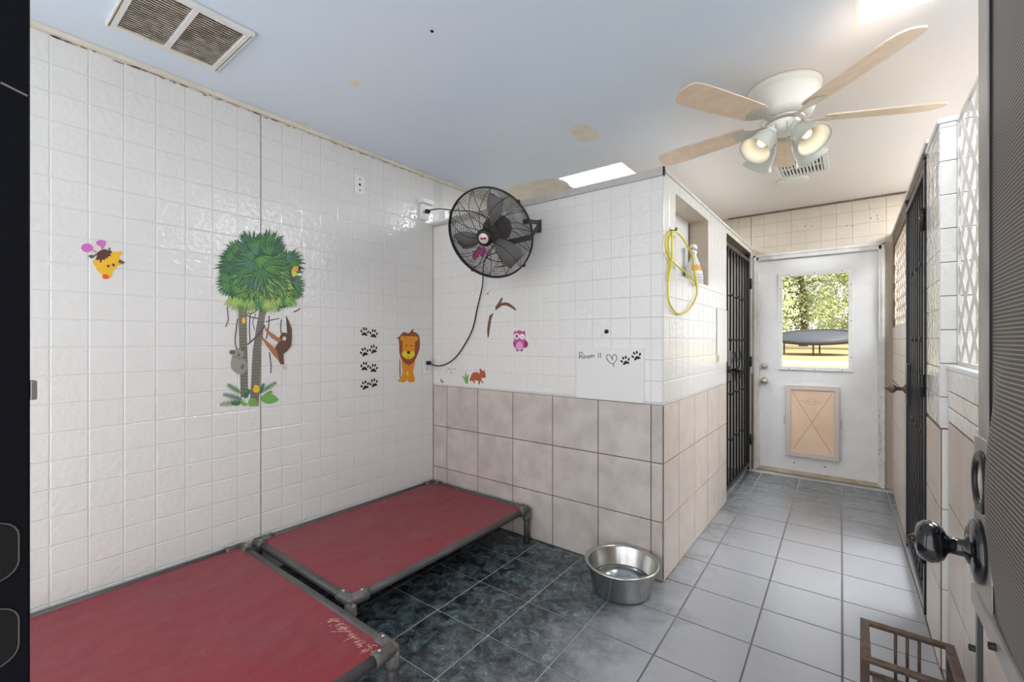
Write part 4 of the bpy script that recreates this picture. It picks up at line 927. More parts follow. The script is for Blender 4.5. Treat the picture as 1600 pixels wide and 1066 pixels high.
# spray head in profile, nozzle pointing towards us along the wall
prof2 = [(0.010, 0.226), (0.012, 0.240), (-0.030, 0.244), (-0.046, 0.240), (-0.048, 0.256), (-0.040, 0.264), (0.018, 0.268), (0.036, 0.262), (0.046, 0.246), (0.034, 0.248), (0.022, 0.240), (0.016, 0.226)]
obj('spray_head', MB().prism([V((bx_ - 0.012, by + a, z0 + b)) for a, b in prof2], (0.024, 0, 0)), 'plastic_white', sb)
obj('trigger', MB().prism([V((bx_ - 0.006, by + a, z0 + b)) for a, b in ((-0.018, 0.242), (-0.030, 0.232), (-0.040, 0.212), (-0.036, 0.210), (-0.022, 0.228), (-0.008, 0.240))], (0.012, 0, 0)), 'plastic_white', sb)
# blank white board near the left gate
a_ = at_x(1119.5, 482, XC); b_ = at_x(1119.5, 568, XC)
bb = solo('blank_board', MB().bbox((XC + 0.0005, a_.y, b_.z), (XC + 0.006, GY0 - 0.012, a_.z), 0.0015), 'plain_board', 'blank white board on the corridor wall just before the left iron gate', 'board')
M['gold'] = mat('gold sticker', (190, 160, 96), 0.5)
ORG[bb.name] = V(bb.location)
obj('sticker', MB().prism([V((XC + 0.006, a_.y + 0.03 + 0.022 * math.cos(t), b_.z + 0.035 + 0.028 * math.sin(t))) for t in [2 * PI * k / 12 for k in range(12)]], (0.0008, 0, 0)), 'gold', bb)

# ------------------------------------------------------------------ decals
def PXL(u, v, o=0.0): return at_x(u, v, XL + o)
def PYB(u, v, o=0.0): return at_y(u, v, YB - o)
def decal_piece(mb, pts, plane, k=0, smooth=True, n=5):
    top = 0.0012 + 0.00035 * k
    nrm = V((1, 0, 0)) if plane is PXL else V((0, -1, 0))
    q = [plane(u, v) for u, v in pts]
    if smooth: q = sm(q, n)
    return mb.prism([p + nrm * 0.0002 for p in q], nrm * top)
def ell(cx, cy, rx, ry, rot=0, n=14):
    c, s = math.cos(rot), math.sin(rot)
    return [(cx + math.cos(t) * rx * c - math.sin(t) * ry * s, cy + math.cos(t) * rx * s + math.sin(t) * ry * c) for t in [2 * PI * k / n for k in range(n)]]
def decal(name, label, plane, parts, loc_px, group=None, cat='wall decal'):
    t = thing(name, label, cat, plane(*loc_px), group)
    for k, (nm, polys, m, smooth) in enumerate(parts):
        for q_, p in enumerate(polys): obj(nm, decal_piece(MB(), p, plane, k + 0.12 * q_, smooth), m, t)
    return t
def cm(name, rgb): M[name] = mat('vinyl ' + name, rgb, 0.4); return name
for nm, c in (('d_yellow', (238, 186, 48)), ('d_brown', (94, 60, 54)), ('d_pink', (206, 112, 190)), ('d_grey', (92, 92, 88)), ('d_orange', (222, 96, 44)), ('d_olive', (196, 156, 50)),
              ('l_mane', (146, 78, 44)), ('l_fur', (226, 146, 34)), ('l_muzzle', (232, 206, 48)), ('l_dark', (82, 42, 24)), ('l_foot', (206, 126, 40)),
              ('o_pink', (196, 80, 146)), ('o_pale', (222, 160, 204)), ('o_dark', (142, 40, 96)), ('white_v', (232, 230, 230)), ('fox', (176, 92, 54)), ('fox_d', (140, 66, 40)), ('bark', (116, 76, 60)),
              ('g1', (88, 146, 84)), ('g2', (118, 172, 84)), ('g3', (158, 200, 100)), ('g4', (72, 120, 96)), ('g5', (180, 202, 112)), ('g6', (98, 142, 122)), ('g7', (56, 94, 62)), ('trunk', (128, 122, 112)), ('trunk_d', (96, 90, 84)), ('vine', (92, 78, 72)),
              ('koala', (150, 150, 138)), ('koala_d', (104, 104, 98)), ('ape', (98, 70, 58)), ('ape_o', (172, 112, 72)), ('ape_f', (216, 196, 182)), ('beak', (238, 170, 70)), ('breast', (222, 214, 70)), ('rust', (140, 80, 50)), ('flower', (240, 190, 48))): cm(nm, c)
def sc(pts, ox, oy, s): return [(ox + a / s, oy + b / s) for a, b in pts]
G = lambda pts: sc(pts, 110, 360, 11.84)
decal('giraffe_decal', 'yellow giraffe head decal with pink horns on the left wall', PXL, [
    ('head', [G([(470, 520), (560, 470), (700, 420), (780, 400), (900, 390), (955, 388), (960, 430), (900, 480), (930, 530), (1010, 595), (960, 630), (870, 655), (845, 690), (790, 745), (765, 800), (770, 870), (660, 900), (590, 870), (575, 810), (490, 740), (480, 690), (430, 630), (410, 570)])], 'd_yellow', False),
    ('mane', [G([(490, 420), (560, 365), (640, 350), (700, 375), (760, 380), (770, 410), (730, 440), (755, 480), (700, 480), (690, 520), (640, 515), (645, 555), (590, 540), (565, 600), (540, 590), (545, 540), (500, 555), (465, 540), (490, 480)])], 'd_brown', False),
    ('ear', [G([(330, 475), (370, 450), (420, 465), (480, 430), (490, 455), (440, 485), (420, 510), (370, 520)]), G([(690, 380), (720, 315), (738, 325), (722, 390)]), G([(905, 540), (1010, 595), (960, 625), (880, 595)])], 'd_grey', False),
    ('horn_stem', [G([(400, 370), (410, 360), (490, 400), (480, 415)]), G([(570, 345), (580, 300), (600, 300), (605, 350)])], 'd_orange', False),
    ('horn', [G(ell(305, 325, 105, 80, 0.1)), G([(470, 230), (520, 185), (590, 185), (640, 215), (640, 270), (600, 310), (550, 300), (500, 270)])], 'd_pink', True),
    ('muzzle', [G([(600, 825), (650, 815), (700, 840), (715, 880), (665, 900), (600, 885)])], 'd_orange', True),
    ('eye', [G(ell(697, 662, 22, 26, -0.5)), G(ell(793, 642, 22, 26, -0.5))], 'd_brown', False)], (162, 438))
Ln = lambda pts: sc(pts, 550, 500, 8.885)
decal('lion_decal', 'orange cartoon lion decal standing beside the outlet on the left wall', PXL, [
    ('body', [Ln([(700, 560), (860, 560), (862, 640), (850, 720), (865, 800), (868, 850), (820, 868), (780, 855), (768, 810), (750, 850), (700, 868), (645, 855), (640, 832), (680, 810), (700, 730), (693, 640)])], 'l_fur', True),
    ('tail', [Ln([(660, 540), (668, 560), (672, 690), (672, 790), (690, 810), (665, 800), (656, 700)])], 'koala_d', True),
    ('mane', [Ln([(650, 250), (690, 190), (720, 170), (780, 185), (825, 165), (880, 175), (925, 215), (940, 300), (935, 400), (905, 490), (870, 560), (830, 605), (785, 625), (730, 600), (680, 530), (658, 450), (655, 340)]), Ln([(622, 255), (660, 235), (662, 265)]), Ln([(800, 185), (845, 125), (850, 140), (835, 190)]), Ln([(770, 600), (800, 600), (785, 640)])], 'l_mane', True),
    ('face', [Ln([(700, 300), (720, 240), (790, 225), (860, 240), (872, 300), (868, 400), (865, 480), (830, 540), (780, 548), (730, 530), (700, 470), (698, 380)]), Ln(ell(703, 258, 36, 38)), Ln(ell(880, 262, 34, 38))], 'l_fur', True),
    ('muzzle', [Ln(ell(735, 475, 45, 42)), Ln(ell(825, 475, 45, 42)), Ln(ell(778, 510, 50, 28)), Ln(ell(768, 745, 13, 32))], 'l_muzzle', True),
    ('nose', [Ln(ell(782, 453, 24, 22)), Ln(ell(752, 355, 10, 10)), Ln(ell(822, 360, 10, 10))], 'l_dark', True),
    ('mouth', [Ln([(755, 515), (778, 500), (800, 515), (778, 530)])], 'l_fur', True)], (637, 597))
O = lambda pts: sc(pts, 690, 440, 5.92)
decal('owl_decal', 'pink winking owl decal on the back wall', PYB, [
    ('wing', [O([(672, 545), (700, 540), (705, 620), (680, 610), (664, 580)]), O([(750, 545), (780, 545), (800, 575), (790, 605), (765, 612), (755, 590)])], 'o_dark', True),
    ('body', [O([(672, 460), (690, 462), (720, 450), (750, 462), (770, 457), (775, 500), (768, 545), (765, 600), (745, 635), (720, 642), (695, 635), (682, 600), (672, 540), (670, 500)])], 'o_pink', True),
    ('belly', [O(ell(722, 598, 32, 42))], 'o_pale', True),
    ('eye_disc', [O(ell(697, 507, 26, 28)), O(ell(747, 510, 25, 26))], 'white_v', True),
    ('eye', [O(ell(697, 507, 11, 15)), O([(735, 515), (750, 510), (765, 515), (750, 516)]), O([(714, 520), (730, 520), (722, 532)]), O(ell(702, 638, 9, 8)), O(ell(742, 638, 9, 8))], 'd_brown', False)], (813, 549))
decal('branch_decal', 'brown forked branch decal arching on the back wall under the fan', PYB, [
    ('branch', [O([(500, 268), (498, 235), (520, 205), (555, 148), (568, 158), (548, 200), (585, 192), (625, 200), (670, 235), (693, 258), (685, 270), (640, 240), (600, 222), (560, 222), (530, 245)])], 'bark', False)], (790, 486))
decal('branch_decal', 'straight brown stick decal left of the forked branch decal', PYB, [
    ('branch', [O([(445, 310), (460, 308), (472, 292), (480, 298), (460, 350), (448, 430), (436, 516), (426, 516), (422, 450), (430, 380)])], 'bark', False)], (765, 527))
decal('fox_decal', 'small russet bear cub decal low on the back wall', PYB, [
    ('body', [O([(275, 870), (290, 842), (330, 838), (355, 852), (352, 808), (362, 805), (372, 822), (390, 826), (398, 812), (400, 835), (408, 860), (400, 890), (370, 893), (372, 915), (390, 938), (380, 942), (358, 918), (352, 955), (342, 950), (340, 918), (300, 915), (312, 940), (300, 942), (282, 912), (268, 925), (262, 905)])], 'fox', False),
    ('muzzle', [O(ell(398, 878, 10, 12)), O([(262, 905), (275, 890), (276, 915), (268, 925)])], 'fox_d', False)], (747, 600))
decal('grass_decal', 'green grass tuft decal beside the bear cub decal', PYB, [
    ('blades', [O([(222, 940), (190, 866), (215, 890), (224, 826), (230, 880), (250, 858), (246, 900), (244, 940), (232, 948)])], 'g2', False)], (728, 600))
decal('sprig_decal', 'tiny green sprig decal low on the back wall by the corner', PYB, [
    ('leaf', [[(688, 593), (690, 592), (692, 596), (694, 597), (692, 599), (689, 597)]], 'g2', False)], (691, 599))
decal('flower_decal', 'pink blossom decal on the back wall seen through the fan cage', PYB, [
    ('petals', [ell(744, 398, 5, 9, 0.5), ell(753, 395, 4, 8, -0.2), ell(757, 392, 4, 6, -0.6), ell(749, 391, 4, 6, 0.1)], 'o_pink', False)], (750, 406))

def paw_polys(plane, c, size, rot):
    """c: pixel, size in metres"""
    o = plane(*c); ax = V((0, 1, 0)) if plane is PXL else V((1, 0, 0)); nr = V((1, 0, 0)) if plane is PXL else V((0, -1, 0)); mb = MB()
    cr, sr = math.cos(rot), math.sin(rot)
    def P(x, y): x, y = x * size, y * size; return o + ax * (x * cr - y * sr) + V((0, 0, x * sr + y * cr)) + nr * 0.0002
    mb.prism(sm([P(-0.34, -0.36), (P(-0.30, -0.20)), P(-0.08, -0.02), P(0.08, -0.02), P(0.30, -0.20), P(0.34, -0.36), P(0.15, -0.36), P(0, -0.32), P(-0.15, -0.36)], 4), nr * 0.0012)
    for x, y, r in ((-0.40, 0.06, 0.5), (-0.15, 0.34, 0.12), (0.15, 0.34, -0.12), (0.40, 0.06, -0.5)):
        c2, s2 = math.cos(r), math.sin(r)
        mb.prism([P(x + math.cos(t) * 0.10 * c2 - math.sin(t) * 0.17 * s2, y + math.cos(t) * 0.10 * s2 + math.sin(t) * 0.17 * c2) for t in [2 * PI * k / 12 for k in range(12)]], nr * 0.0012)
    return mb
rows_ = ['top', 'second', 'third', 'bottom']
for k, (a, b) in enumerate(((175, 170), (300, 195), (172, 450), (297, 412), (175, 650), (300, 675), (180, 912), (303, 880))):
    solo('paw_decal', paw_polys(PXL, (550 + a / 8.885, 500 + b / 8.885), 0.062, (-0.1 if (k // 2) % 2 == 0 else 0.28)), 'paw_black', 'black paw print decal, %s of the %s pair, left of the lion' % ('left one' if k % 2 == 0 else 'right one', rows_[k // 2]), 'wall decal', 'paw prints beside the lion')

# palm tree decal with koala, orangutan and toucan
T1 = lambda pts: sc(pts, 340, 360, 7.614); T2 = lambda pts: sc(pts, 340, 480, 6.664)
pt = thing('palm_decal', 'large palm tree decal with koala, orangutan and toucan on the left wall', 'wall decal', PXL(388, 636))
def piece(nm, polys, m, k, smooth=False, label=None, parent=None):
    mb = MB()
    for q_, p in enumerate(polys): decal_piece(mb, p, PXL, k + 0.12 * (q_ % 6), smooth)
    return obj(nm, mb, m, parent or pt, label)
piece('backing_film', [T2([(300, 60), (440, 20), (640, 120), (520, 330), (440, 300), (350, 900), (310, 900)])], 'plain_board', -2)
piece('trunk', [T2([(215, 0), (300, 0), (305, 300), (312, 600), (318, 940), (240, 940), (232, 650), (222, 300)]), T2([(440, 0), (510, 0), (470, 250), (448, 450), (440, 800), (425, 1030), (335, 1035), (345, 850), (365, 450), (400, 220)])], 'trunk', 0)
rg_ = []
for k in range(26):
    v = 90 + k * 33; rg_.append(T2([(222 + k * 0.7, v), (305 + k * 0.4, v + 4), (305 + k * 0.4, v + 10), (222 + k * 0.7, v + 6)]))
for k in range(27):
    v = 150 + k * 31; xl = 415 - 60 * min(1, (v - 150) / 350) - 20 * max(0, (v - 500) / 500); xr = 492 - 45 * min(1, (v - 150) / 350) - 20 * max(0, (v - 500) / 500)
    rg_.append(T2([(xl, v + 8), (xr, v), (xr, v + 6), (xl, v + 14)]))
piece('trunk_rings', rg_, 'trunk_d', 1)
def ribbon(pts, wd):
    P = [V((a, b, 0)) for a, b in pts]; L_ = []; R_ = []
    for i in range(len(P)):
        d = (P[min(i + 1, len(P) - 1)] - P[max(i - 1, 0)]).normalized(); s = V((-d.y, d.x, 0)) * wd / 2
        L_.append(P[i] + s); R_.append(P[i] - s)
    return [(p.x, p.y) for p in L_ + R_[::-1]]
def spl(pts, n=5): return [(p.x, p.y) for p in sm([V((a, b, 0)) for a, b in pts], n, False)]
vines = [ribbon(spl(T2(p)), w_) for p, w_ in (([(310, 390), (380, 330), (440, 270), (490, 190)], 2.4), ([(500, 155), (560, 135), (640, 118)], 1.4), ([(208, 120), (185, 280), (182, 370), (198, 440)], 1.6), ([(340, 70), (330, 200), (336, 360)], 1.5), ([(300, 75), (330, 100), (420, 118)], 1.6), ([(400, 70), (365, 150), (385, 240)], 0.8),
          ([(535, 90), (530, 200), (505, 330)], 1.6), ([(663, 130), (655, 200), (662, 280)], 1.4), ([(540, 470), (545, 530), (555, 600), (552, 690)], 1.3), ([(98, 0), (108, 100), (105, 150), (80, 205)], 1.2), ([(790, 50), (830, 35), (855, 12)], 1.8), ([(310, 65), (370, 60), (430, 10)], 1.3))]
piece('vines', vines, 'vine', 2)
random.seed(23)
gm = ['g4', 'g6', 'g1', 'g1', 'g2', 'g2', 'g3', 'g5']
crown = {}; FK = [0]
def frond(cx, cy, ang, R_, n, spread, mname):
    if mname != 'g7' and n > 8: frond(cx, cy, ang, R_ * 1.06, 8, spread * 1.06, 'g7')
    out = crown.setdefault(mname, MB()); FK[0] += 1
    for i in range(n):
        a = ang + (i / (n - 1) - 0.5) * spread + random.uniform(-0.05, 0.05); r = R_ * (0.8 + 0.25 * random.random()) * (1 - 0.25 * abs(i / (n - 1) - 0.5))
        w_ = 0.16 if mname == 'g7' else 0.058; m_ = 0.5
        decal_piece(out, [(cx, cy), (cx + math.cos(a - w_) * r * m_, cy + math.sin(a - w_) * r * m_), (cx + math.cos(a) * r, cy + math.sin(a) * r), (cx + math.cos(a + w_) * r * m_, cy + math.sin(a + w_) * r * m_)], PXL, 3 + FK[0] * 0.02, False)
# (x, y in the crown crop), direction, material
FRS = []
for k in range(85):
    t = random.random() * 2 * PI; rr = math.sqrt(random.random())
    x = 520 + math.cos(t) * rr * 330; y = 480 + math.sin(t) * rr * 290
    dx, dy = x - 520, y - 420
    ang = math.atan2(dy * 0.9 + 130, dx) if dy > -120 else math.atan2(dy, dx)
    FRS.append((x, y, ang))
FRS.sort(key=lambda f: math.hypot(f[0] - 520, f[1] - 480), reverse=True)
layers = []
for k, (x, y, ang) in enumerate(FRS):
    low = (y - 250) / 500; q = low * 4.4 + random.uniform(-1.5, 2.2) + (1.0 if x > 480 else -0.6); mname = gm[max(0, min(7, int(q + 1.2)))]
    p = T1([(x, y)])[0]; frond(p[0], p[1], ang, random.uniform(22, 34), 12, random.uniform(1.5, 2.4), mname)
# hanging leaf tips along the lower edge and the plume at the top
for x in range(150, 900, 42):
    p = T1([(x, 760 + 60 * math.sin((x - 100) / 250.0))])[0]; frond(p[0], p[1], PI / 2 + random.uniform(-0.25, 0.25), random.uniform(18, 27), 7, 0.9, random.choice(['g2', 'g3', 'g3', 'g5', 'g1']))
for x, y, an in ((400, 250, -1.7), (440, 240, -1.4), (660, 290, -1.3), (620, 300, -1.8), (820, 370, -0.7), (860, 420, -0.5), (230, 260, -2.4), (190, 330, -2.8), (180, 440, 3.0), (150, 560, 2.9), (140, 640, 2.5), (900, 700, 0.6), (890, 620, 0.2)):
    p = T1([(x, y)])[0]; frond(p[0], p[1], an, random.uniform(19, 25), 13, 1.7, random.choice(['g1', 'g4', 'g1', 'g6']))
base = piece('crown_backing', [T1([(90, 430), (200, 250), (330, 190), (420, 140), (560, 200), (700, 200), (830, 300), (900, 420), (920, 560), (940, 700), (880, 850), (760, 930), (620, 880), (480, 900), (350, 950), (230, 880), (130, 760), (70, 600)])], 'g7', 2, True)
for nm in crown: obj('fronds', crown[nm], nm, pt, kind='stuff')
K = 9
kl = piece('koala', [T2([(155, 500), (200, 540), (270, 540), (305, 590), (310, 630), (270, 690), (220, 698), (165, 665), (138, 610)]), T2(ell(222, 480, 52, 55))], 'koala', K, True, 'grey koala clinging to the left trunk')
piece('koala_ear', [T2(ell(150, 470, 28, 24)), T2(ell(258, 442, 20, 16)), T2(ell(215, 500, 14, 20)), T2(ell(255, 620, 14, 28, 0.4))], 'koala_d', K + 1, True)
om = [T2([(650, 300), (680, 265), (715, 270), (730, 310), (770, 330), (765, 400), (720, 460), (670, 495), (620, 480), (600, 420), (630, 370)]), T2([(712, 90), (740, 150), (770, 230), (770, 330), (730, 330), (718, 200)]), T2([(600, 420), (680, 480), (690, 600), (720, 640), (690, 640), (660, 600), (600, 500)])]
piece('orangutan', om, 'ape', K, False, 'brown orangutan hanging from the crown')
piece('orangutan_limb', [T2([(485, 200), (520, 240), (600, 300), (660, 335), (640, 370), (560, 320), (500, 250)]), T2([(455, 260), (470, 320), (560, 400), (610, 450), (640, 560), (590, 510), (500, 390), (450, 300)])], 'ape_o', K + 1)
piece('orangutan_face', [T2(ell(690, 328, 20, 22)), T2([(660, 600), (690, 600), (720, 635), (700, 645)])], 'ape_f', K + 2, True)
tc = piece('toucan', [T1([(850, 490), (870, 460), (935, 540), (930, 600), (900, 605), (850, 560)])], 'd_grey', K, False, 'dark toucan with yellow breast')
piece('toucan_beak', [T1([(885, 460), (910, 430), (950, 430), (965, 455), (940, 480), (900, 480)])], 'beak', K + 1, True)
piece('toucan_breast', [T1([(878, 470), (905, 480), (935, 500), (925, 545), (885, 545)])], 'breast', K + 1.5, True)
piece('toucan_tip', [T1([(950, 445), (970, 445), (985, 470), (960, 465)])], 'dark', K + 2)
ferns = {}
def fernp(x0, y0, x1, y1, mname, w_=20):
    n = 9; out = []; d = V((x1 - x0, y1 - y0, 0)); L_ = d.length; d.normalize(); s = V((-d.y, d.x, 0))
    for i in range(n):
        t = (i + 0.5) / n; c = V((x0, y0, 0)) + d * L_ * t; ll = w_ * (1.3 - abs(t - 0.4))
        for sg_ in (1, -1):
            e = c + (s * sg_ * 0.8 + d * 0.6) * ll; out.append(T2([(c.x - d.x * 5, c.y - d.y * 5), (e.x, e.y), (c.x + d.x * 8, c.y + d.y * 8)]))
    out.append(T2([(x0 - s.x * 3, y0 - s.y * 3), (x1, y1), (x0 + s.x * 3, y0 + s.y * 3)]))
    o = piece('fern_frond', out, mname, 4); o['kind'] = 'stuff'
for a in ((250, 900, 100, 810, 'g1', 34), (250, 960, 60, 910, 'g4', 34), (250, 980, 25, 1015, 'g1', 36), (240, 1000, 150, 1000, 'g4', 30), (250, 870, 340, 880, 'g1', 28), (450, 890, 605, 785, 'g1', 32), (440, 900, 480, 800, 'g4', 24), (450, 960, 560, 880, 'g1', 26), (280, 950, 330, 860, 'g4', 26)): fernp(*a)

piece('broad_leaf', [T2([(455, 950), (490, 910), (560, 905), (610, 940), (630, 968), (580, 995), (520, 1005), (470, 985)]), T2([(320, 980), (350, 945), (400, 960), (415, 1010), (370, 1035), (325, 1020)]), T2([(240, 960), (280, 990), (310, 1010), (280, 1030), (245, 1010)])], 'g2', 6, True)
piece('blossom', [T2(ell(400, 860, 34, 34)), T2([(380, 820), (400, 810), (430, 830), (410, 860)])], 'flower', 7, True)
piece('blossom', [T2(ell(270, 140, 20, 32))], 'flower', 7, True)

# Room board with handwriting
b0 = PYB(901.5, 543.0); b1 = PYB(1007, 630)
BZ0, BZ1, BX0, BX1 = 0.919, 1.214, -1.284, -0.878
rb_ = thing('room_board', 'white board reading Room 11 with heart and paw prints', 'board', (-1.08, YB, BZ0))
obj('panel', MB().bbox((BX0, YB - 0.005, BZ0), (BX1, YB - 0.0003, BZ1), 0.0012), 'plain_board', rb_)
YQ = YB - 0.005
def BP(a, b): return at_y(890 + a / 7.613, 500 + b / 7.613, YQ)
def strokes(lines, wd):
    mb = MB()
    for ln in lines:
        P = [BP(a, b) for a, b in ln]; L_, R_ = [], []
        for i in range(len(P)):
            d = (P[min(i + 1, len(P) - 1)] - P[max(i - 1, 0)]).normalized(); s = V((-d.z, 0, d.x)) * wd / 2; L_.append(P[i] + s); R_.append(P[i] - s)
        n = len(P); up = V((0, -0.0007, 0))
        mb.add([p + up for p in L_] + [p + up for p in R_], [(i, i + 1, n + i + 1, n + i) for i in range(n - 1)])
    return mb
def cc(cx, cy, rx, ry): return [(cx + math.cos(t) * rx, cy + math.sin(t) * ry) for t in [2 * PI * k / 14 for k in range(15)]]
obj('lettering', strokes([[(120, 388), (118, 425), (116, 462)], spl([(112, 394), (135, 384), (156, 400), (148, 424), (122, 434)]), [(128, 434), (145, 448), (160, 464)], cc(178, 442, 13, 14), cc(218, 440, 15, 12),
    spl([(244, 456), (243, 428), (255, 421), (263, 432), (265, 453)]), spl([(265, 445), (270, 425), (282, 420), (290, 432), (293, 450)]), [(342, 390), (344, 424), (346, 456)], [(367, 390), (369, 424), (370, 456)]], 0.0036), 'ink', rb_, label='handwritten words Room 11')
obj('heart', strokes([spl([(510, 482), (508, 455), (515, 430), (537, 412), (558, 430), (561, 462), (542, 500), (518, 528)]), spl([(508, 470), (498, 446), (480, 422), (456, 415), (440, 436), (448, 472), (482, 508), (518, 528), (522, 545), (530, 562)])], 0.0034), 'ink', rb_, label='hand-drawn heart outline')
for a, b, r in ((668, 487, 0.30), (800, 430, 0.32)):
    o_ = paw_polys(PYB, (890 + a / 7.613, 500 + b / 7.613), 0.053, r)
    for q in o_.v: q.y -= 0.0049
    obj('paw_print', o_, 'paw_black', rb_)
# black bumper and scuffs
p = PYB(948, 518.3)
solo('wall_bumper', MB().lathe([(0.0115, 0), (0.012, 0.006), (0.008, 0.010), (0, 0.011)], (p.x, YB - 0.0005, p.z), (0, -1, 0), 16), 'black_rubber', 'small round black plug in the back wall above the Room 11 board', 'plug')
random.seed(3)
sf = MB()
def speck(u, v, r):
    o = PYB(u, v); rr = r * 0.0032
    sf.prism([o + V((math.cos(t) * rr * random.uniform(.5, 1.2), -0.0003, math.sin(t) * rr * random.uniform(.5, 1.2))) for t in [2 * PI * k / 7 for k in range(7)]], (0, -0.0006, 0))
for k in range(26): speck(random.gauss(695, 9), random.gauss(580, 4), random.uniform(0.4, 1.4))
for k in range(26):
    t = random.random(); speck(694 + 40 * t + random.gauss(0, 5), 556 - 60 * t + random.gauss(0, 9), random.uniform(0.2, 0.7))
for u, v, r in ((762, 459, 2.2), (765, 456, 1.4), (759, 461, 1.4), (747, 447, 1.2), (744, 450, 1.2), (746, 444, 1.0), (714, 534, 0.9), (792, 542, 0.8)): speck(u, v, r)
obj('scuff_marks', sf, 'd_grey', wb, kind='stuff')
sf = MB()
def speckL(u, v, r):
    o = PXL(u, v); rr = r * 0.003
    sf.prism([o + V((0.0003, math.cos(t) * rr * random.uniform(.5, 1.2), math.sin(t) * rr * random.uniform(.5, 1.2))) for t in [2 * PI * k / 7 for k in range(7)]], (0.0006, 0, 0))
for k in range(22): speckL(407 + abs(random.gauss(0, 7)) * random.choice((-0.5, 1)), random.uniform(182, 218), random.uniform(0.4, 1.1))
for k in range(24): speckL(407.2 + random.gauss(0, 0.8), random.uniform(180, 270), random.uniform(0.5, 1.0))
for k in range(14): speckL(random.gauss(352, 6), random.gauss(181, 3), random.uniform(0.2, 0.5))
for k in range(10): speckL(random.gauss(464, 4), random.gauss(254, 4), random.uniform(0.3, 0.6))
obj('scuff_marks', sf, 'capwood', wl, kind='stuff')
sf = MB()
for k in range(60):
    u = random.uniform(75, 660); v = 51 + (u - 75) * 0.382 - 2.2e-5 * (u - 75) ** 2 * 0
    o = V((XL, PXL(u, v).y, 2.4665 - abs(random.gauss(0, 0.004)))); a_, b_2 = random.uniform(0.004, 0.022), random.uniform(0.001, 0.004)
    sf.prism([o + V((0.0004, a_ * math.cos(t), b_2 * math.sin(t))) for t in [2 * PI * q / 7 for q in range(7)]], (0.0008, 0, 0))
obj('joint_grime', sf, 'brown_grout', wl, kind='stuff')

# ------------------------------------------------------------------ door frame the photographer stands in (left), screen door (right)
JX = -0.75; JY = 0.0668
d2 = struct('door_2', MB().bbox((JX - 0.09, -0.05, 0.0), (JX, JY, 2.48), 0.002), 'jamb_black')
def stadium(cy, cz, w_, h_, n=10):
    P = []
    for k in range(n + 1): a = PI * k / n; P.append((cy + math.cos(a) * w_, cz + h_ + math.sin(a) * w_))
    for k in range(n + 1): a = PI + PI * k / n; P.append((cy + math.cos(a) * w_, cz - h_ + math.sin(a) * w_))
    return P
for z in (1.020, 0.925):
    P = stadium(0.0395, z, 0.0185, 0.014)
    obj('strike_hole', MB().prism([V((JX + 0.0002, a, b)) for a, b in P], (0.0006, 0, 0)), 'dark', d2)
    obj('strike_rim', MB().tube([V((JX + 0.0012, a, b)) for a, b in P], 0.0009, 6, True), 'fan_grey', d2)
obj('latch_lip', MB().bbox((JX - 0.02, JY, 1.186), (JX + 0.0008, JY + 0.0055, 1.208), 0.001), 'edge_steel', d2)
obj('scratch', strip(at_x(1, 129, JX + 0.0001), at_x(43, 150, JX + 0.0001), 0.0022, (1, 0, 0), 0.0003), 'edge_steel', d2)
SX = 0.155; SY1_ = 0.992; SY0_ = 0.10
sd = thing('screen_door', 'open black mesh screen door with aluminium frame and round knob at right edge', 'door', (SX + 0.015, 0.5, 0.03))
obj('stile', MB().bbox((SX, 0.928, 1.106), (SX + 0.03, SY1_, 2.46), 0.003), 'door_metal', sd)
obj('stile', MB().bbox((SX, SY0_, 0.03), (SX + 0.03, SY0_ + 0.06, 2.46), 0.003), 'door_metal', sd)
obj('stile', MB().bbox((SX - 0.002, 0.980, 0.03), (SX + 0.004, SY1_ + 0.006, 0.832), 0.0015), 'black_metal', sd, label='thin dark lower edge of the frame')
obj('rail', MB().bbox((SX - 0.004, SY0_ + 0.06, 0.832), (SX + 0.028, SY1_ + 0.03, 0.866), 0.004), 'door_metal', sd)
obj('rail', MB().bbox((SX, SY0_ + 0.06, 2.40), (SX + 0.03, 0.928, 2.46), 0.003), 'door_metal', sd)
obj('rail', MB().bbox((SX, SY0_ + 0.06, 0.03), (SX + 0.03, 0.984, 0.10), 0.003), 'door_metal', sd)
obj('bead', MB().box((SX + 0.001, 0.924, 1.108), (SX + 0.016, 0.928, 2.40)), 'black_metal', sd)
for y, z in ((0.985, 0.775), (0.86, 0.846)): obj('bolt', MB().lathe([(0.005, 0), (0.005, 0.007), (0, 0.008)], (SX - 0.004, y, z), (-1, 0, 0), 10), 'black_rubber', sd)
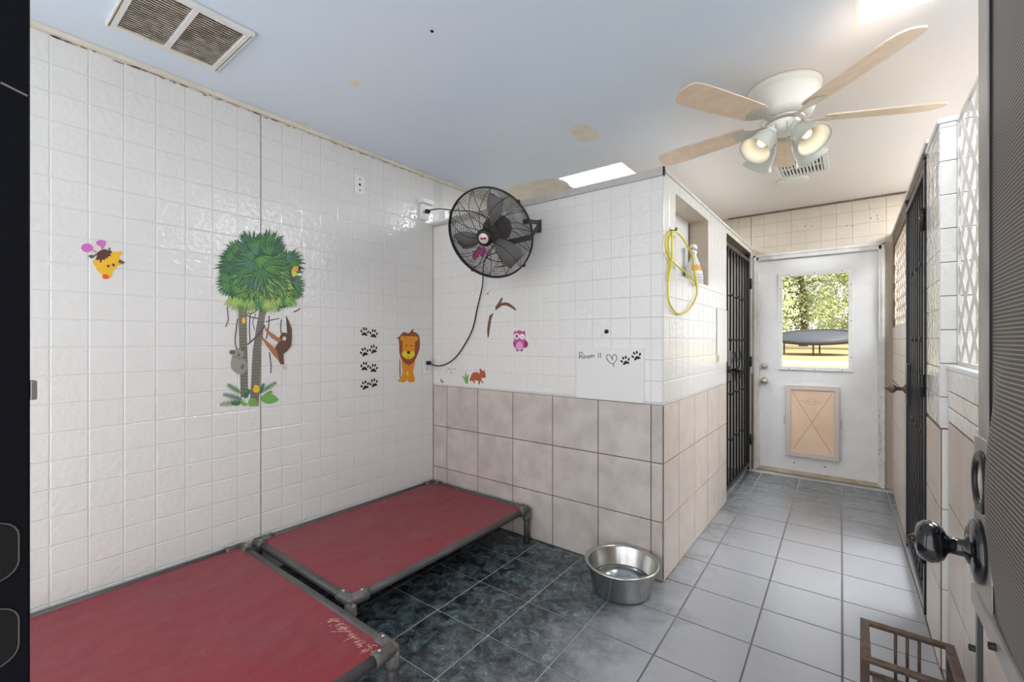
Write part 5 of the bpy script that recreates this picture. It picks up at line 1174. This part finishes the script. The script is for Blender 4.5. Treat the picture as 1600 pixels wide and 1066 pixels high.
# lock plate with an empty round bore
def holed_plate(x, y0, y1, z0, z1, cy, cz, r, th, n=32):
    mb = MB(); ring = [(cy + math.cos(2 * PI * k / n) * r, cz + math.sin(2 * PI * k / n) * r) for k in range(n)]; outer = []
    for k in range(n):
        a = 2 * PI * k / n; dx, dz = math.cos(a), math.sin(a); t = 1e9
        if dx > 1e-9: t = min(t, (y1 - cy) / dx)
        if dx < -1e-9: t = min(t, (y0 - cy) / dx)
        if dz > 1e-9: t = min(t, (z1 - cz) / dz)
        if dz < -1e-9: t = min(t, (z0 - cz) / dz)
        outer.append((cy + dx * t, cz + dz * t))
    # snap nearest rays to the corners
    for cyy, czz in ((y0, z0), (y0, z1), (y1, z0), (y1, z1)):
        k = min(range(n), key=lambda i: math.hypot(outer[i][0] - cyy, outer[i][1] - czz)); outer[k] = (cyy, czz)
    vs = [(x, a, b) for a, b in ring] + [(x, a, b) for a, b in outer] + [(x + th, a, b) for a, b in ring] + [(x + th, a, b) for a, b in outer]; fs = []
    for k in range(n):
        l = (k + 1) % n; fs += [(k, l, n + l, n + k), (2 * n + k, 3 * n + k, 3 * n + l, 2 * n + l), (k, 2 * n + k, 2 * n + l, l), (n + k, n + l, 3 * n + l, 3 * n + k)]
    return mb.add(vs, fs)
LCY, LCZ = 0.951, 1.043
obj('lock_plate', holed_plate(SX - 0.002, 0.905, 1.008, 0.868, 1.105, LCY, LCZ, 0.032, 0.002), 'door_metal', sd, label='grey lock plate with an empty bore')
obj('bore_ring', MB().lathe([(0.031, 0.0), (0.046, 0.0), (0.0465, 0.002), (0.043, 0.0055), (0.036, 0.006), (0.0315, 0.004)], (SX - 0.002, LCY, LCZ), (-1, 0, 0), 40, closed=True), 'black_metal', sd)
KY, KZ = 0.962, 0.936
kn = obj('door_knob', MB().lathe([(0.024, 0.008), (0.022, 0.020), (0.013, 0.024), (0.0125, 0.040), (0.016, 0.043), (0.025, 0.047), (0.0305, 0.054), (0.032, 0.062), (0.030, 0.070), (0.024, 0.077), (0.012, 0.080), (0.007, 0.081), (0.0062, 0.083), (0.003, 0.088), (0.0, 0.089)], (SX + 0.004, KY, KZ), (-1, 0, 0), 36), 'black_gloss', sd, label='glossy black oval knob')
obj('rosette', MB().lathe([(0.0, 0.0), (0.047, 0.0), (0.048, 0.004), (0.045, 0.009), (0.034, 0.013), (0.0, 0.014)], (SX - 0.002, KY, KZ), (-1, 0, 0), 36), 'black_gloss', kn)
# bulging mesh
def screen_mat():
    m = bpy.data.materials.new('woven pet screen'); m.use_nodes = True; nt = m.node_tree; N = nt.nodes; L = nt.links; b = N['Principled BSDF']
    geo = N.new('ShaderNodeNewGeometry'); sp = N.new('ShaderNodeSeparateXYZ'); L.new(geo.outputs['Position'], sp.inputs[0])
    def wave(sock, k):
        mu = N.new('ShaderNodeMath'); mu.operation = 'MULTIPLY'; mu.inputs[1].default_value = k; L.new(sock, mu.inputs[0])
        si = N.new('ShaderNodeMath'); si.operation = 'SINE'; L.new(mu.outputs[0], si.inputs[0]); return si.outputs[0]
    wz = wave(sp.outputs[2], 2 * PI / 0.0054); wy = wave(sp.outputs[1], 2 * PI / 0.0108)
    mx = N.new('ShaderNodeMath'); mx.operation = 'MAXIMUM'; L.new(wz, mx.inputs[0]); L.new(wy, mx.inputs[1])
    r = N.new('ShaderNodeMapRange'); r.inputs['From Min'].default_value = -0.2; r.inputs['From Max'].default_value = 0.5; L.new(mx.outputs[0], r.inputs['Value'])
    cr = N.new('ShaderNodeMix'); cr.data_type = 'RGBA'; cr.inputs['A'].default_value = lin((58, 52, 49)); cr.inputs['B'].default_value = lin((150, 140, 131))
    r3 = N.new('ShaderNodeMapRange'); r3.inputs['From Min'].default_value = 0.2; r3.inputs['From Max'].default_value = 1.0; L.new(wz, r3.inputs['Value'])
    L.new(r3.outputs[0], cr.inputs['Factor']); L.new(cr.outputs['Result'], b.inputs['Base Color'])
    b.inputs['Roughness'].default_value = 0.55
    tr = N.new('ShaderNodeBsdfTransparent'); ms = N.new('ShaderNodeMixShader')
    rr = N.new('ShaderNodeMapRange'); rr.inputs['To Min'].default_value = 1.0; rr.inputs['To Max'].default_value = 1.0; L.new(r.outputs[0], rr.inputs['Value'])
    L.new(rr.outputs[0], ms.inputs[0]); L.new(tr.outputs[0], ms.inputs[1]); L.new(b.outputs[0], ms.inputs[2]); L.new(ms.outputs[0], N['Material Output'].inputs[0])
    return m
M['screen'] = screen_mat()
mb = MB(); ny, nz = 28, 60; vs_ = []; fs_ = []
for i in range(ny + 1):
    for j in range(nz + 1):
        y = 0.15 + (0.922 - 0.15) * i / ny; z = 0.864 + (2.41 - 0.864) * j / nz
        b_ = 0.0
        e = min(1.0, (0.922 - y) / 0.12)
        if z < 1.25: b_ = 0.026 * math.sin(PI * min(1, max(0, (1.25 - z) / 0.385))) ** 0.8 * e
        vs_.append((SX + 0.004 - 0.003 * e - b_, y, z))
for i in range(ny):
    for j in range(nz): q = i * (nz + 1) + j; fs_.append((q, q + nz + 1, q + nz + 2, q + 1))
mb.add(vs_, fs_, 0, True); obj('mesh_screen', mb, 'screen', sd, label='dark woven mesh bulging at the bottom')

# ------------------------------------------------------------------ outdoors, seen through the door window
def ground_z(y):
    P = [(5.0, -0.12), (7, 0.0), (12, 0.5), (17, 0.6), (24, 0.7), (60, 1.2)]
    for (a, b), (c, d) in zip(P, P[1:]):
        if y <= c: return b + (d - b) * (y - a) / (c - a)
    return P[-1][1]
M['straw'] = mat('dry straw ground', (176, 150, 112), 0.9, noise=(1.2, 0.8, (142, 134, 84), 8)); M['lawn'] = mat('thin lawn', (150, 158, 96), 0.9, noise=(2, 0.8, (190, 170, 122), 7)); M['path'] = mat('pale path', (226, 216, 206), 0.9)
def strip_ground(nm, y0, y1, m):
    mb = MB(); n = 8; ys = [y0 + (y1 - y0) * k / n for k in range(n + 1)]
    for a, b in zip(ys, ys[1:]): mb.add([(-14, a, ground_z(a)), (12, a, ground_z(a)), (12, b, ground_z(b)), (-14, b, ground_z(b)), (-14, a, -0.6), (12, a, -0.6), (12, b, -0.6), (-14, b, -0.6)], [(0, 1, 2, 3), (7, 6, 5, 4), (0, 4, 5, 1), (1, 5, 6, 2), (2, 6, 7, 3), (3, 7, 4, 0)])
    o = solo(nm, mb, m, None, None); o['kind'] = 'structure'; return o
strip_ground('ground_lawn', 5.05, 15.0, 'lawn'); strip_ground('ground_path', 15.0, 17.0, 'path'); strip_ground('ground_straw', 17.0, 60.0, 'straw')
M['tramp'] = mat('black trampoline mat', (70, 74, 86), 0.5); M['tramp_rim'] = mat('trampoline pad', (58, 56, 58), 0.7)
TY = 22.0; tcn = at_y(1276, 524.5, TY); TR = 1.50
tp = thing('trampoline', 'round black trampoline on the lawn outside the door window', 'trampoline', (tcn.x, TY, ground_z(TY)))
tax = V((0, -0.19, 1)).normalized(); tx = V((1, 0, 0)); ty_ = tax.cross(tx)
obj('mat', MB().lathe([(0.0, -0.03), (TR - 0.12, 0.0), (TR - 0.12, -0.02), (0.0, -0.05)], tcn, tax, 40), 'tramp', tp)
obj('pad', MB().lathe([(TR - 0.16, 0.02), (TR, 0.02), (TR + 0.02, -0.01), (TR + 0.02, -0.11), (TR - 0.02, -0.11), (TR - 0.16, -0.02)], tcn, tax, 48, closed=True), 'tramp_rim', tp)
for k in range(6):
    a = 2 * PI * k / 6 + 0.5; q = tcn + tx * (math.cos(a) * TR * 0.95) + ty_ * (math.sin(a) * TR * 0.95)
    obj('leg', MB().tube([q, V((q.x, q.y, ground_z(q.y) - 0.05))], 0.03, 8), 'tramp_rim', tp)
random.seed(8)
M['leaf_a'] = mat('pale oak leaf', (168, 178, 116), 0.6, rnd=0.0, noise=(0.9, 0.9, (196, 200, 146), 6)); M['leaf_b'] = mat('deep oak leaf', (138, 150, 104), 0.6, noise=(0.8, 0.9, (160, 166, 112), 6)); M['tree_bark'] = mat('grey bark', (120, 106, 94), 0.9, noise=(4, 0.7, (90, 78, 68)))  # paler green for the nearer oaks, deeper for the farther ones
def tree(label, x, y, h, spread, lm, nl, seed):
    random.seed(seed); z = ground_z(y)
    t = thing('oak_tree', label, 'tree', (x, y, z), 'trees beyond the door window')
    trunk = MB().tube(sm([(x, y, z - 0.1), (x + 0.1, y, z + h * 0.25), (x - 0.15, y, z + h * 0.5), (x, y, z + h * 0.75)], 4, False), [0.28, 0.26, 0.25, 0.24, 0.23, 0.21, 0.2, 0.18, 0.17, 0.15, 0.13, 0.11, 0.08], 10)
    for k in range(9):
        a = random.uniform(0, 2 * PI); zz = z + h * random.uniform(0.18, 0.6); r = spread * random.uniform(0.5, 0.9)
        trunk.tube(sm([(x, y, zz), (x + math.cos(a) * r * 0.5, y + math.sin(a) * r * 0.5, zz + 0.2), (x + math.cos(a) * r, y + math.sin(a) * r, zz + random.uniform(-0.3, 0.9))], 4, False), [0.11, 0.1, 0.095, 0.09, 0.08, 0.07, 0.06, 0.045, 0.03], 7)
    obj('trunk', trunk, 'tree_bark', t)
    vs = []; fs = []
    clumps = [(V((random.uniform(-spread, spread) * 0.8, random.uniform(-spread, spread) * 0.8, h * random.uniform(0.12, 1.0)))) for k in range(70)]
    for k in range(nl):
        c = random.choice(clumps); p = V((x, y, z)) + c + V((random.gauss(0, 0.45), random.gauss(0, 0.45), random.gauss(0, 0.38)))
        if p.z < z + 0.25: continue
        d = V((random.gauss(0, 1), random.gauss(0, 1), random.gauss(0, 1))).normalized(); e = d.orthogonal().normalized(); s = random.uniform(0.07, 0.13)
        o = len(vs); vs += [p - d * s, p + e * s * 0.5, p + d * s, p - e * s * 0.5]; fs.append((o, o + 1, o + 2, o + 3))
    me = bpy.data.meshes.new('foliage'); me.from_pydata([q - V((x, y, z)) for q in vs], [], fs); me.materials.append(M[lm])
    o = link_mesh('foliage', me, t); o['kind'] = 'stuff'
tree('spreading green oak beyond the trampoline, left in the window', -4.3, 27, 8.5, 1.9, 'leaf_a', 13000, 1)
tree('spreading green oak beyond the trampoline, right in the window', 0.6, 30, 8.5, 2.0, 'leaf_a', 13000, 3)
tree('deep green oak crown between the two nearer oaks in the window', -2.6, 35, 10.0, 2.3, 'leaf_b', 13000, 2)
tree('deep green oak crown farther back at the right side of the window', 0.6, 43, 11.0, 3.2, 'leaf_b', 15000, 5)
